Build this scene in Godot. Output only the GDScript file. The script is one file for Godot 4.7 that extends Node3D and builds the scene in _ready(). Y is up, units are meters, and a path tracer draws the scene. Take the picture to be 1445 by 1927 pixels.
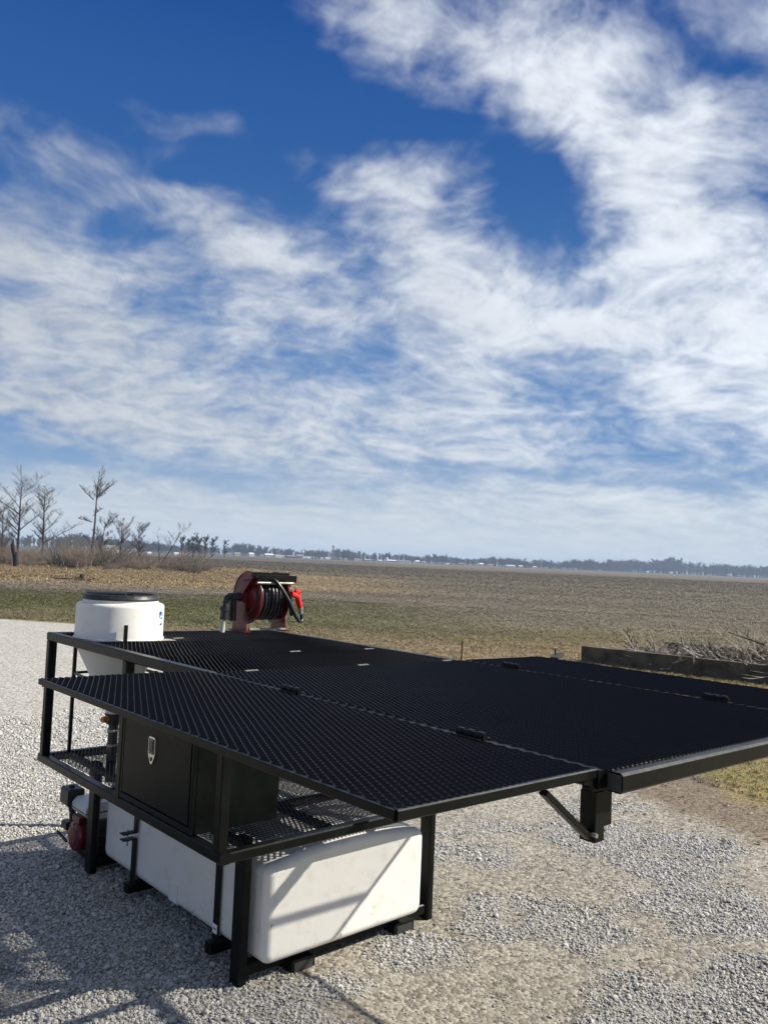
extends Node3D
# x runs across the skid (away from the near side), y is up, z runs along the skid towards its front end. Metres.

const HD := 1.467      # deck level
const TILT := -0.0148  # the deck sags a little towards its far side
const HS := 0.724      # shelf level
const DEG := PI / 180.0

var M := {}
var taken := {}

func _ready() -> void:
	set_camera_and_light()
	make_materials()
	make_ground()
	make_far_country()
	make_scrub()
	make_planter_and_brush()
	make_skid()
	make_tank()
	make_hopper()
	make_toolbox()
	make_reel()
	make_engine()
	make_plumbing()
	make_yard_bits()

# ------------------------------------------------------------------ camera, sky, sun
func set_camera_and_light() -> void:
	var cam := Camera3D.new()
	cam.name = "camera"
	var yaw := 41.8815 * DEG
	var pitch := 3.3132 * DEG
	var roll := 2.4997 * DEG
	var fwd := Vector3(sin(yaw), 0, -cos(yaw))
	var right := Vector3(cos(yaw), 0, sin(yaw))
	var f := fwd * cos(pitch) + Vector3.UP * sin(pitch)
	var up := -fwd * sin(pitch) + Vector3.UP * cos(pitch)
	var r2 := right * cos(roll) + up * sin(roll)
	var u2 := -right * sin(roll) + up * cos(roll)
	cam.transform = Transform3D(Basis(r2, u2, -f), Vector3(-1.9458, 2.0, 3.1335))
	cam.fov = 63.136
	cam.near = 0.05
	cam.far = 8000.0
	add_child(cam)
	cam.current = true

	var env := Environment.new()
	env.background_mode = Environment.BG_SKY
	var sky := Sky.new()
	var pm := PanoramaSkyMaterial.new()
	pm.panorama = ImageTexture.create_from_image(sky_picture())
	sky.sky_material = pm
	env.sky = sky
	env.tonemap_mode = Environment.TONE_MAPPER_LINEAR
	env.tonemap_exposure = 1.7
	env.sdfgi_enabled = true
	env.ssao_enabled = true
	env.ssil_enabled = true
	env.fog_enabled = true
	env.fog_density = 0.00028
	env.fog_light_color = Color(0.66, 0.74, 0.84)
	var we := WorldEnvironment.new()
	we.name = "environment"
	we.environment = env
	add_child(we)

	var sun := DirectionalLight3D.new()
	sun.name = "sun"
	sun.light_energy = 1.6
	sun.light_color = Color(1.0, 0.97, 0.92)
	sun.light_angular_distance = 0.5
	sun.shadow_enabled = true
	var d := Vector3(-1.2278, -1.0, -0.88).normalized()
	sun.transform = Transform3D(Basis.looking_at(d, Vector3.UP), Vector3(0, 20, 0))
	add_child(sun)

# cover of cloud, in tenths: rows every 1.5 degrees of height from 37.5 down to 0, columns every 2.5 degrees of bearing, 30 degrees to either side of the north-east
const COVER := ["0000000023565556532344555", "0000000023565556532344555", "0000000013566566642344555", "0000000001356677775344555", "0000000000134567886434555", "0000000000001236987533444", "0000011100000013787665333", "0111233311234321368886554", "3433222113577630037986566", "3235431003567741026886455", "1133555421357863126897444", "4554346765347875347997555", "6664235788657987446888777", "8885454466556898655788778", "9977764466776899887789888", "6568876565565789999888899", "6778877665444676566778888", "7777887666555776445787888", "6667888766666776555677777", "7888888877777777665556777", "5436777887777777655444444", "2222245555554444444433333", "3445543334556666677776666", "5666666666667766666666666", "6666666666666666666666666", "6666666666666666666666666"]
var n_warp: FastNoiseLite
var n_puff: FastNoiseLite
var n_wisp: FastNoiseLite
var n_big: FastNoiseLite
var n_fine: FastNoiseLite

func noise(s: int, freq: float, oct := 4, kind := FastNoiseLite.TYPE_SIMPLEX_SMOOTH) -> FastNoiseLite:
	var n := FastNoiseLite.new()
	n.noise_type = kind
	n.seed = s
	n.frequency = freq
	n.fractal_type = FastNoiseLite.FRACTAL_FBM
	n.fractal_octaves = oct
	n.fractal_gain = 0.55
	return n

func cover_at(i: int, j: int) -> float:
	return float(COVER[clampi(j, 0, 25)].unicode_at(clampi(i, 0, 24)) - 48) / 9.0

func sky_colour(az: float, el: float) -> Color:
	var ce := cos(el)
	var se := sin(el)
	var dx := sin(az) * ce
	var dz := -cos(az) * ce
	# blue of the air
	var t := clampf(se / 0.62, 0.0, 1.0)
	var blue := Color(0.47, 0.58, 0.67).lerp(Color(0.095, 0.255, 0.55), clampf(t / 0.24, 0, 1))
	blue = blue.lerp(Color(0.020, 0.102, 0.345), smoothstep(0.2, 0.8, t))
	blue = blue.lerp(Color(0.004, 0.062, 0.285), smoothstep(0.75, 1.0, t))
	# the sheet of cloud lies flat overhead
	var k := 1.0 / (se + 0.22)
	var px := dx * k
	var pz := dz * k
	var wx := n_warp.get_noise_2d(px * 1.1, pz * 1.1)
	var wz := n_warp.get_noise_2d(px * 1.1 + 40.0, pz * 1.1 - 17.0)
	var rel := fposmod(az - 41.88 * DEG + PI, TAU) - PI
	var gx := (rel / DEG + 30.0) / 2.5 + wx * 0.6 + n_puff.get_noise_2d(px * 4.0 + 70.0, pz * 4.0) * 0.75
	var gy := (37.5 - el / DEG) / 1.5 + wz * 0.7 + n_puff.get_noise_2d(px * 4.0, pz * 4.0 + 70.0) * 0.9
	var cov := 0.0
	var i := int(floor(gx))
	var j := int(floor(gy))
	var a := smoothstep(0.0, 1.0, gx - i)
	var b := smoothstep(0.0, 1.0, gy - j)
	cov = lerpf(lerpf(cover_at(i, j), cover_at(i + 1, j), a), lerpf(cover_at(i, j + 1), cover_at(i + 1, j + 1), a), b)
	# further round the sky the same broken cloud goes on
	var away := maxf(smoothstep(30.0, 44.0, absf(rel) / DEG), smoothstep(38.0, 50.0, el / DEG))
	if away > 0.0:
		var roll_on := clampf(0.5 + 0.75 * n_big.get_noise_2d(px * 0.9, pz * 0.9), 0.0, 1.0)
		cov = lerpf(cov, roll_on, away)
	var q := Vector2(px + wx * 0.12, pz + wz * 0.12)
	# streaks run along one wind direction, ripples across it
	var s := q.rotated(-0.35)
	var wisp := n_wisp.get_noise_2d(s.x * 1.8, s.y * 4.4)
	var puff := n_puff.get_noise_2d(q.x * 6.0, q.y * 6.0)
	var fx := n_puff.get_noise_2d(q.x * 9.0 + 3.0, q.y * 9.0)
	var fz := n_puff.get_noise_2d(q.x * 9.0, q.y * 9.0 + 31.0)
	var fine := n_fine.get_noise_2d(q.x * 16.0 + 0.55 * fx, q.y * 16.0 + 0.55 * fz)
	var ripple := 1.0 - 2.2 * absf(n_fine.get_noise_2d(s.x * 13.0 + 0.7 * fz + 60.0, s.y * 30.0 + 0.7 * fx))
	var amp := 0.10 + 1.6 * cov * (1.0 - 0.66 * cov)
	var dens := cov * 1.16 - 0.22 + (wisp * 0.30 + puff * 0.36 + fine * 0.46 + (ripple - 0.45) * 0.10) * amp
	var lowness := smoothstep(0.15, 0.0, se)
	dens = clampf(lerpf(dens, cov * 1.14 + wisp * 0.2 + fine * 0.12 - 0.05, lowness), 0.0, 1.0)
	dens = lerpf(dens, dens * dens * (3.0 - 2.0 * dens), 0.75)
	# towards the sun the cloud is brighter
	var sun := Vector3(1.2278, 1.0, 0.88).normalized()
	var c := clampf(dx * sun.x + se * sun.y + dz * sun.z, -1.0, 1.0)
	var lit := 0.60 + 0.40 * clampf((c + 0.15) / 0.9, 0.0, 1.2)
	lit *= 0.86 + 0.15 * dens + 0.10 * puff + 0.10 * fine
	var cloud := Color(lit * 0.93, lit * 0.985, lit * 1.06)
	cloud = cloud.lerp(Color(0.72, 0.78, 0.81), smoothstep(0.17, 0.0, se) * 0.85)
	var c_out := blue.lerp(cloud, dens * 0.95) * 0.59
	c_out.a = 1.0
	return c_out

func sky_picture() -> Image:
	n_warp = noise(11, 1.0, 3)
	n_puff = noise(23, 0.55, 5)
	n_wisp = noise(37, 1.0, 4)
	n_fine = noise(29, 0.55, 6)
	n_fine.fractal_gain = 0.66
	n_big = noise(51, 0.8, 3)
	var w := 4096
	var h := 2048
	var cw := 768
	var ch := 384
	var coarse := Image.create(cw, ch, false, Image.FORMAT_RGBF)
	coarse.fill(Color(0.30, 0.36, 0.40))
	for y in ch / 2 + 1:
		var el := maxf(PI / 2 - (y + 0.5) / ch * PI, 0.0)
		for x in cw:
			coarse.set_pixel(x, y, sky_colour((x + 0.5) / cw * TAU, el))
	coarse.resize(w, h, Image.INTERPOLATE_BILINEAR)
	# finer where the clouds are seen best
	var x0 := int((41.88 - 31.0) / 360.0 * w)
	var x1 := int((41.88 + 31.0) / 360.0 * w)
	var y0 := int((90.0 - 40.0) / 180.0 * h)
	for y in range(y0, h / 2):
		var el := PI / 2 - (y + 0.5) / h * PI
		for x in range(x0, x1):
			coarse.set_pixel(x, y, sky_colour((x + 0.5) / w * TAU, el))
	return coarse

# ------------------------------------------------------------------ materials
func mat(called: String, c: Color, rough: float, metal := 0.0) -> StandardMaterial3D:
	var m := StandardMaterial3D.new()
	m.resource_name = called
	m.albedo_color = c.linear_to_srgb()
	m.roughness = rough
	m.metallic = metal
	return m

func tri(m: StandardMaterial3D, s: float) -> StandardMaterial3D:
	m.uv1_triplanar = true
	m.uv1_world_triplanar = true
	m.uv1_scale = Vector3(s, s, s)
	return m

func ramp_texture(n: FastNoiseLite, size: int, stops: Array, cols: Array) -> ImageTexture:
	var im := n.get_seamless_image(size, size)
	var g := Gradient.new()
	g.offsets = PackedFloat32Array(stops)
	g.colors = PackedColorArray(cols)
	var lut := PackedByteArray()
	for i in 256:
		var c := g.sample(i / 255.0)
		lut.append_array([int(c.r * 255), int(c.g * 255), int(c.b * 255)])
	var src := im.get_data()
	var out := PackedByteArray()
	out.resize(size * size * 3)
	for i in size * size:
		var v := src[i] * 3
		out[i * 3] = lut[v]
		out[i * 3 + 1] = lut[v + 1]
		out[i * 3 + 2] = lut[v + 2]
	return ImageTexture.create_from_image(Image.create_from_data(size, size, false, Image.FORMAT_RGB8, out))

func grey(v: float) -> Color:
	return Color(v, v, v)

func bump(n: FastNoiseLite, size: int, strength: float) -> ImageTexture:
	var im := n.get_seamless_image(size, size)
	im.convert(Image.FORMAT_RGBA8)
	im.bump_map_to_normal_map(strength)
	return ImageTexture.create_from_image(im)

func make_materials() -> void:
	var smudge := noise(5, 0.012, 5)
	var peel := bump(noise(8, 0.06, 2), 256, 1.2)
	# black paint, a little dusty
	var dust := ramp_texture(smudge, 256, [0.0, 0.45, 1.0], [Color(0.62, 0.62, 0.62), Color(0.78, 0.78, 0.76), Color(1.0, 0.98, 0.93)])
	var rough := ramp_texture(noise(6, 0.02, 4), 256, [0.0, 1.0], [grey(0.72), grey(1.0)])
	var m := tri(mat("black paint", Color(0.007, 0.0085, 0.008), 0.40), 1.6)
	m.albedo_texture = dust
	m.roughness_texture = rough
	m.normal_enabled = true
	m.normal_texture = peel
	m.normal_scale = 0.12
	m.metallic_specular = 0.29
	M.black = m
	m = mat("mesh paint", Color(0.0030, 0.0030, 0.0062), 0.36)
	m.metallic_specular = 0.30
	m = tri(m, 0.7)
	m.roughness_texture = rough
	m.albedo_texture = dust
	M.mesh = m
	m = tri(mat("box paint", Color(0.007, 0.0098, 0.009), 0.36), 2.2)
	m.albedo_texture = dust
	m.roughness_texture = rough
	m.normal_enabled = true
	m.normal_texture = peel
	m.normal_scale = 0.06
	m.metallic_specular = 0.22
	M.box = m
	# white polyethylene with scuffs and dirt
	var dirt := ramp_texture(noise(14, 0.011, 6), 512, [0.0, 0.10, 0.2, 0.42, 1.0], [Color(0.78, 0.76, 0.71), Color(0.90, 0.885, 0.85), Color(0.96, 0.955, 0.94), Color(0.99, 0.985, 0.975), Color(1, 1, 1)])
	m = tri(mat("white plastic", Color(0.72, 0.715, 0.68), 0.42), 1.1)
	m.albedo_texture = dirt
	m.normal_enabled = true
	m.normal_texture = bump(noise(15, 0.02, 4), 256, 2.0)
	m.normal_scale = 0.12
	m.subsurf_scatter_enabled = true
	m.subsurf_scatter_strength = 0.15
	M.poly = m
	M.scuff = tri(mat("scuff mark", Color(0.22, 0.21, 0.19), 0.8), 6.0)
	m = tri(mat("red paint", Color(0.19, 0.009, 0.011), 0.32), 3.0)
	m.albedo_texture = dust
	M.red = m
	M.bright_red = mat("red plastic", Color(0.62, 0.012, 0.010), 0.35)
	M.rubber = tri(mat("rubber", Color(0.014, 0.014, 0.015), 0.38), 3.0)
	M.rubber.roughness_texture = rough
	M.plastic = mat("black plastic", Color(0.012, 0.012, 0.013), 0.45)
	M.lid = tri(mat("lid plastic", Color(0.030, 0.032, 0.033), 0.42), 3.0)
	M.lid.albedo_texture = dust
	M.chrome = mat("chrome", Color(0.72, 0.71, 0.66), 0.22, 1.0)
	M.zinc = tri(mat("zinc", Color(0.42, 0.42, 0.40), 0.5, 0.6), 4.0)
	M.zinc.albedo_texture = dust
	M.pvc = mat("grey pipe", Color(0.40, 0.41, 0.40), 0.45)
	M.brass = mat("brass", Color(0.42, 0.20, 0.05), 0.4, 0.5)
	M.enamel = mat("white enamel", Color(0.58, 0.58, 0.55), 0.35)
	M.paper = mat("label white", Color(0.78, 0.79, 0.80), 0.4)
	M.blue = mat("label blue", Color(0.02, 0.17, 0.46), 0.4)
	M.navy = mat("label navy", Color(0.005, 0.018, 0.05), 0.4)
	M.ink = mat("label ink", Color(0.03, 0.03, 0.03), 0.5)
	# concrete
	m = tri(mat("old concrete", Color(0.135, 0.118, 0.092), 0.9), 0.35)
	m.albedo_texture = ramp_texture(noise(19, 0.010, 6), 512, [0.0, 0.4, 0.7, 1.0], [Color(0.45, 0.42, 0.38), Color(0.75, 0.72, 0.66), Color(0.9, 0.88, 0.83), Color(1, 0.98, 0.94)])
	m.normal_enabled = true
	m.normal_texture = bump(noise(20, 0.05, 5), 512, 4.0)
	m.normal_scale = 0.6
	M.concrete = m
	# bark and twigs
	m = tri(mat("bark", Color(0.062, 0.052, 0.042), 0.95), 2.0)
	m.albedo_texture = ramp_texture(noise(25, 0.05, 4), 256, [0.0, 1.0], [grey(0.45), grey(1.0)])
	M.bark = m
	M.twig = mat("twigs", Color(0.068, 0.055, 0.046), 0.95)
	M.scrub = mat("scrub stems", Color(0.16, 0.122, 0.10), 0.95)
	M.scrub_grey = mat("grey scrub stems", Color(0.13, 0.118, 0.098), 0.95)
	M.char = tri(mat("charred wood", Color(0.012, 0.012, 0.014), 0.9), 2.0)
	M.dead = tri(mat("dead branches", Color(0.27, 0.225, 0.18), 0.9), 3.0)
	M.dead.albedo_texture = m.albedo_texture
	M.mould = tri(mat("leaf mould", Color(0.028, 0.022, 0.018), 1.0), 2.0)
	M.pale = mat("bleached branches", Color(0.46, 0.41, 0.34), 0.9)
	M.far_tree = mat("far trees", Color(0.060, 0.058, 0.056), 1.0)
	M.rust = tri(mat("rusty steel", Color(0.075, 0.030, 0.018), 0.9), 6.0)
	# ground: the colour of each place is in the vertices, the grain in the textures
	var grain := noise(31, 0.06, 1, FastNoiseLite.TYPE_CELLULAR)
	grain.fractal_type = FastNoiseLite.FRACTAL_NONE
	grain.cellular_return_type = FastNoiseLite.RETURN_CELL_VALUE
	grain.cellular_jitter = 1.0
	var lump := noise(31, 0.06, 1, FastNoiseLite.TYPE_CELLULAR)
	lump.fractal_type = FastNoiseLite.FRACTAL_NONE
	lump.cellular_return_type = FastNoiseLite.RETURN_DISTANCE
	m = tri(mat("gravel ground", Color(1, 1, 1), 0.95), 0.8)
	m.vertex_color_use_as_albedo = true
	m.albedo_texture = ramp_texture(grain, 1024, [0.0, 0.25, 0.6, 1.0], [Color(0.58, 0.57, 0.55), Color(0.74, 0.73, 0.71), Color(0.88, 0.88, 0.87), Color(1, 1, 1)])
	m.normal_enabled = true
	var lim := lump.get_seamless_image(1024, 1024)
	for i in 1:
		lim.convert(Image.FORMAT_RGBA8)
		lim.bump_map_to_normal_map(-7.0)
	m.normal_texture = ImageTexture.create_from_image(lim)
	m.normal_scale = 0.6
	M.yard = m
	var straw := noise(44, 0.035, 5)
	m = tri(mat("field ground", Color(1, 1, 1), 1.0), 0.22)
	m.vertex_color_use_as_albedo = true
	m.albedo_texture = ramp_texture(straw, 1024, [0.0, 0.3, 0.45, 0.55, 0.7, 1.0], [Color(0.42, 0.40, 0.38), Color(0.62, 0.60, 0.57), Color(0.74, 0.73, 0.71), Color(0.86, 0.85, 0.82), Color(0.97, 0.96, 0.94), Color(1, 1, 1)])
	m.normal_enabled = true
	m.normal_texture = bump(noise(45, 0.05, 5), 1024, 8.0)
	m.normal_scale = 1.2
	M.field = m
	m = mat("stones", Color(1, 1, 1), 0.92)
	m.vertex_color_use_as_albedo = true
	M.stone = m
	m = mat("grass blades", Color(1, 1, 1), 0.9)
	m.vertex_color_use_as_albedo = true
	m.backlight_enabled = true
	m.backlight = Color(0.35, 0.35, 0.35)
	M.grass = m
	for k in 5:
		M["wall%d" % k] = mat("far wall %d" % k, [Color(0.74, 0.74, 0.72), Color(0.40, 0.41, 0.42), Color(0.22, 0.085, 0.055), Color(0.06, 0.055, 0.055), Color(0.55, 0.50, 0.42)][k], 0.8)
	M.roof_grey = mat("far roof", Color(0.20, 0.20, 0.21), 0.9)
	M.roof_white = mat("far metal roof", Color(0.62, 0.63, 0.64), 0.6)
	M.glass_dark = mat("far window", Color(0.02, 0.025, 0.03), 0.2)

# ------------------------------------------------------------------ helpers: nodes
func numbered(called: String) -> String:
	if not taken.has(called):
		taken[called] = 0
		return called
	taken[called] += 1
	return "%s_%03d" % [called, taken[called]]

func thing(called: String, label: String, category: String, at := Vector3.ZERO, group := "") -> Node3D:
	var o := Node3D.new()
	o.name = numbered(called)
	o.position = at
	add_child(o)
	tag(o, label, category, group)
	return o

func tag(o: Node, label: String, category: String, group := "") -> void:
	o.set_meta("label", label)
	o.set_meta("category", category)
	if group:
		o.set_meta("group", group)

# a mesh built in the place's own coordinates, hung under a thing or a part
func part(called: String, b, m: Material, parent: Node3D) -> MeshInstance3D:
	var o := MeshInstance3D.new()
	o.name = called
	o.mesh = b.commit() if b is SurfaceTool else b
	o.material_override = null
	for k in o.mesh.get_surface_count():
		o.mesh.surface_set_material(k, m)
	parent.add_child(o, true)
	var p := Vector3.ZERO
	var n: Node = parent
	while n is Node3D and n != self:
		p += n.position
		n = n.get_parent()
	o.position = -p
	return o

func structure(called: String, b, m: Material, kind := "structure") -> MeshInstance3D:
	var o := MeshInstance3D.new()
	o.name = numbered(called)
	o.mesh = b.commit() if b is SurfaceTool else b
	for k in o.mesh.get_surface_count():
		o.mesh.surface_set_material(k, m)
	add_child(o)
	o.set_meta("kind", kind)
	return o

# ------------------------------------------------------------------ helpers: shapes
func mb() -> SurfaceTool:
	var st := SurfaceTool.new()
	st.begin(Mesh.PRIMITIVE_TRIANGLES)
	return st

func t3(st: SurfaceTool, a: Vector3, b: Vector3, c: Vector3, na: Vector3, nb: Vector3, nc: Vector3) -> void:
	if (b - a).cross(c - a).dot(na + nb + nc) > 0.0:
		st.set_normal(na); st.add_vertex(a)
		st.set_normal(nc); st.add_vertex(c)
		st.set_normal(nb); st.add_vertex(b)
	else:
		st.set_normal(na); st.add_vertex(a)
		st.set_normal(nb); st.add_vertex(b)
		st.set_normal(nc); st.add_vertex(c)

func face(st: SurfaceTool, p: Array, n: Vector3) -> void:
	for i in range(1, p.size() - 1):
		t3(st, p[0], p[i], p[i + 1], n, n, n)

# a square tube from a to b, w wide and h high, its edges chamfered
func bar(st: SurfaceTool, a: Vector3, b: Vector3, w: float, h: float, up := Vector3.UP, c := 0.005) -> void:
	var z := (b - a).normalized()
	if absf(z.dot(up)) > 0.99:
		up = Vector3(0, 0, 1)
	var x := up.cross(z).normalized()
	var y := z.cross(x)
	c = minf(c, minf(w, h) * 0.3)
	var hw := w / 2
	var hh := h / 2
	var q := [Vector2(-hw + c, -hh), Vector2(hw - c, -hh), Vector2(hw, -hh + c), Vector2(hw, hh - c), Vector2(hw - c, hh), Vector2(-hw + c, hh), Vector2(-hw, hh - c), Vector2(-hw, -hh + c)]
	var pa := []
	var pb := []
	for v in q:
		pa.append(a + x * v.x + y * v.y)
		pb.append(b + x * v.x + y * v.y)
	for i in 8:
		var j := (i + 1) % 8
		var e: Vector2 = q[j] - q[i]
		var n := (x * e.y - y * e.x).normalized()
		face(st, [pa[i], pa[j], pb[j], pb[i]], n)
	face(st, pa, -z)
	face(st, pb, z)

func box(st: SurfaceTool, lo: Vector3, hi: Vector3, c := 0.005) -> void:
	var m := (lo + hi) / 2
	bar(st, Vector3(m.x, m.y, lo.z), Vector3(m.x, m.y, hi.z), hi.x - lo.x, hi.y - lo.y, Vector3.UP, c)

# a round rod, tapered, with flat ends
func rod(st: SurfaceTool, a: Vector3, b: Vector3, r0: float, r1: float, n := 12, caps := true) -> void:
	var z := (b - a).normalized()
	var x := (Vector3.UP if absf(z.y) < 0.9 else Vector3.RIGHT).cross(z).normalized()
	var y := z.cross(x)
	var pa := []
	var pb := []
	for i in n:
		var d := x * cos(TAU * i / n) + y * sin(TAU * i / n)
		pa.append(a + d * r0)
		pb.append(b + d * r1)
	for i in n:
		var j := (i + 1) % n
		var d0 := x * cos(TAU * i / n) + y * sin(TAU * i / n)
		var d1 := x * cos(TAU * j / n) + y * sin(TAU * j / n)
		t3(st, pa[i], pa[j], pb[j], d0, d1, d1)
		t3(st, pa[i], pb[j], pb[i], d0, d1, d0)
	if caps:
		face(st, pa, -z)
		face(st, pb, z)

# a tube along a path
func pipe(st: SurfaceTool, pts: Array, r: float, n := 10, steps := 6) -> void:
	var c := Curve3D.new()
	for i in pts.size():
		var t: Vector3 = (pts[mini(i + 1, pts.size() - 1)] - pts[maxi(i - 1, 0)]) * 0.2
		c.add_point(pts[i], -t, t)
	var q := []
	for i in pts.size() - 1:
		for k in steps:
			q.append(c.sample(i, float(k) / steps))
	q.append(pts[-1])
	for i in q.size() - 1:
		var a: Vector3 = q[i]
		var b: Vector3 = q[i + 1]
		rod(st, a, b + (b - a) * 0.08, r, r, n, i == 0 or i == q.size() - 2)

# a shape turned round an axis: profile points (radius, along)
func lathe(st: SurfaceTool, base: Vector3, axis: Vector3, prof: Array, n := 32, round_edges := false) -> void:
	var x := (Vector3.RIGHT if absf(axis.x) < 0.9 else Vector3.UP).cross(axis).normalized()
	var y := axis.cross(x)
	for k in prof.size() - 1:
		var p0: Vector2 = prof[k]
		var p1: Vector2 = prof[k + 1]
		var e := (p1 - p0).normalized()
		var m := Vector2(e.y, -e.x)
		var m0 := m
		var m1 := m
		if round_edges:
			if k > 0:
				var e0: Vector2 = (p0 - prof[k - 1]).normalized()
				if e0.dot(e) > 0.5:
					m0 = (m + Vector2(e0.y, -e0.x)).normalized()
			if k < prof.size() - 2:
				var e1: Vector2 = (prof[k + 2] - p1).normalized()
				if e1.dot(e) > 0.5:
					m1 = (m + Vector2(e1.y, -e1.x)).normalized()
		for i in n:
			var d0 := x * cos(TAU * i / n) + y * sin(TAU * i / n)
			var d1 := x * cos(TAU * (i + 1) / n) + y * sin(TAU * (i + 1) / n)
			var a := base + d0 * p0.x + axis * p0.y
			var b := base + d1 * p0.x + axis * p0.y
			var c := base + d1 * p1.x + axis * p1.y
			var d := base + d0 * p1.x + axis * p1.y
			var na := d0 * m0.x + axis * m0.y
			var nb := d1 * m0.x + axis * m0.y
			var nc := d1 * m1.x + axis * m1.y
			var nd := d0 * m1.x + axis * m1.y
			if p0.x > 1e-5:
				t3(st, a, b, c, na, nb, nc)
			if p1.x > 1e-5:
				t3(st, a, c, d, na, nc, nd)

# a flat outline in the plane of x and y, with thickness along x.cross(y)
func plate(st: SurfaceTool, o: Vector3, x: Vector3, y: Vector3, pts: Array, thick: float) -> void:
	var z := x.cross(y).normalized()
	var flat := PackedVector2Array(pts)
	var idx := Geometry2D.triangulate_polygon(flat)
	for k in range(0, idx.size(), 3):
		var q := []
		for j in 3:
			q.append(o + x * flat[idx[k + j]].x + y * flat[idx[k + j]].y)
		face(st, [q[0] + z * thick / 2, q[1] + z * thick / 2, q[2] + z * thick / 2], z)
		face(st, [q[0] - z * thick / 2, q[1] - z * thick / 2, q[2] - z * thick / 2], -z)
	var turn := 1.0 if Geometry2D.is_polygon_clockwise(flat) else -1.0
	for k in flat.size():
		var a := flat[k]
		var b := flat[(k + 1) % flat.size()]
		var e := (b - a).normalized()
		var n2 := Vector2(-e.y, e.x) * turn
		var pa := o + x * a.x + y * a.y
		var pb := o + x * b.x + y * b.y
		face(st, [pa - z * thick / 2, pb - z * thick / 2, pb + z * thick / 2, pa + z * thick / 2], x * n2.x + y * n2.y)

func V(u: float, v: float, h: float) -> Vector3:
	return Vector3(v, h, u)

func D(u: float, v: float, dh := 0.0) -> Vector3:
	return Vector3(v, HD + TILT * v + dh, u)

# ------------------------------------------------------------------ ground
var g1: FastNoiseLite
var g2: FastNoiseLite
var g3: FastNoiseLite

func yard_edge(u: float) -> float:
	var us := [-60.0, -30.0, -24.0, -20.2, -18.2, -15.8, -10.0, -5.0, -1.9, -0.8, 0.4, 1.5, 4.0, 8.0, 30.0]
	var vs := [-14.0, -0.5, 3.2, 5.4, 6.8, 7.8, 8.2, 6.9, 5.3, 4.75, 4.45, 4.1, 3.6, 3.0, -2.0]
	for i in us.size() - 1:
		if u <= us[i + 1]:
			return lerpf(vs[i], vs[i + 1], clampf((u - us[i]) / (us[i + 1] - us[i]), 0, 1))
	return -2.0

# how loose the stones lie, 0 to 1
const HEAPS := [[0.352, 2.06, 0.42], [0.70, 2.95, 0.55], [1.25, 1.75, 0.5], [0.05, 1.2, 0.3], [0.04, 4.0, 0.45], [-0.4, 3.6, 0.5], [1.3, 2.4, 0.4], [0.2, 3.4, 0.4], [-0.30, -0.10, 0.8], [-1.0, 0.1, 0.9], [-1.8, -0.2, 1.0], [-0.8, 2.5, 0.35], [0.05, 0.62, 0.18], [-4.0, 0.5, 2.5], [-6.0, 2.0, 2.5]]
func loose(u: float, v: float) -> float:
	var s := 0.0
	for p in HEAPS:
		var d: float = Vector2(u - p[0], v - p[1]).length() / p[2]
		s = maxf(s, 1.0 - smoothstep(0.45, 1.15, d + 0.6 * g2.get_noise_2d(u * 2.0, v * 2.0)))
	s = maxf(s, smoothstep(0.12, 0.42, g2.get_noise_2d(u * 0.9 + 50.0, v * 0.9)))
	return clampf(s, 0, 1)

func ramp(x: float, xs: Array, cs: Array) -> Color:
	if x <= xs[0]:
		return cs[0]
	for i in xs.size() - 1:
		if x <= xs[i + 1]:
			return cs[i].lerp(cs[i + 1], (x - xs[i]) / (xs[i + 1] - xs[i]))
	return cs[-1]

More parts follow.
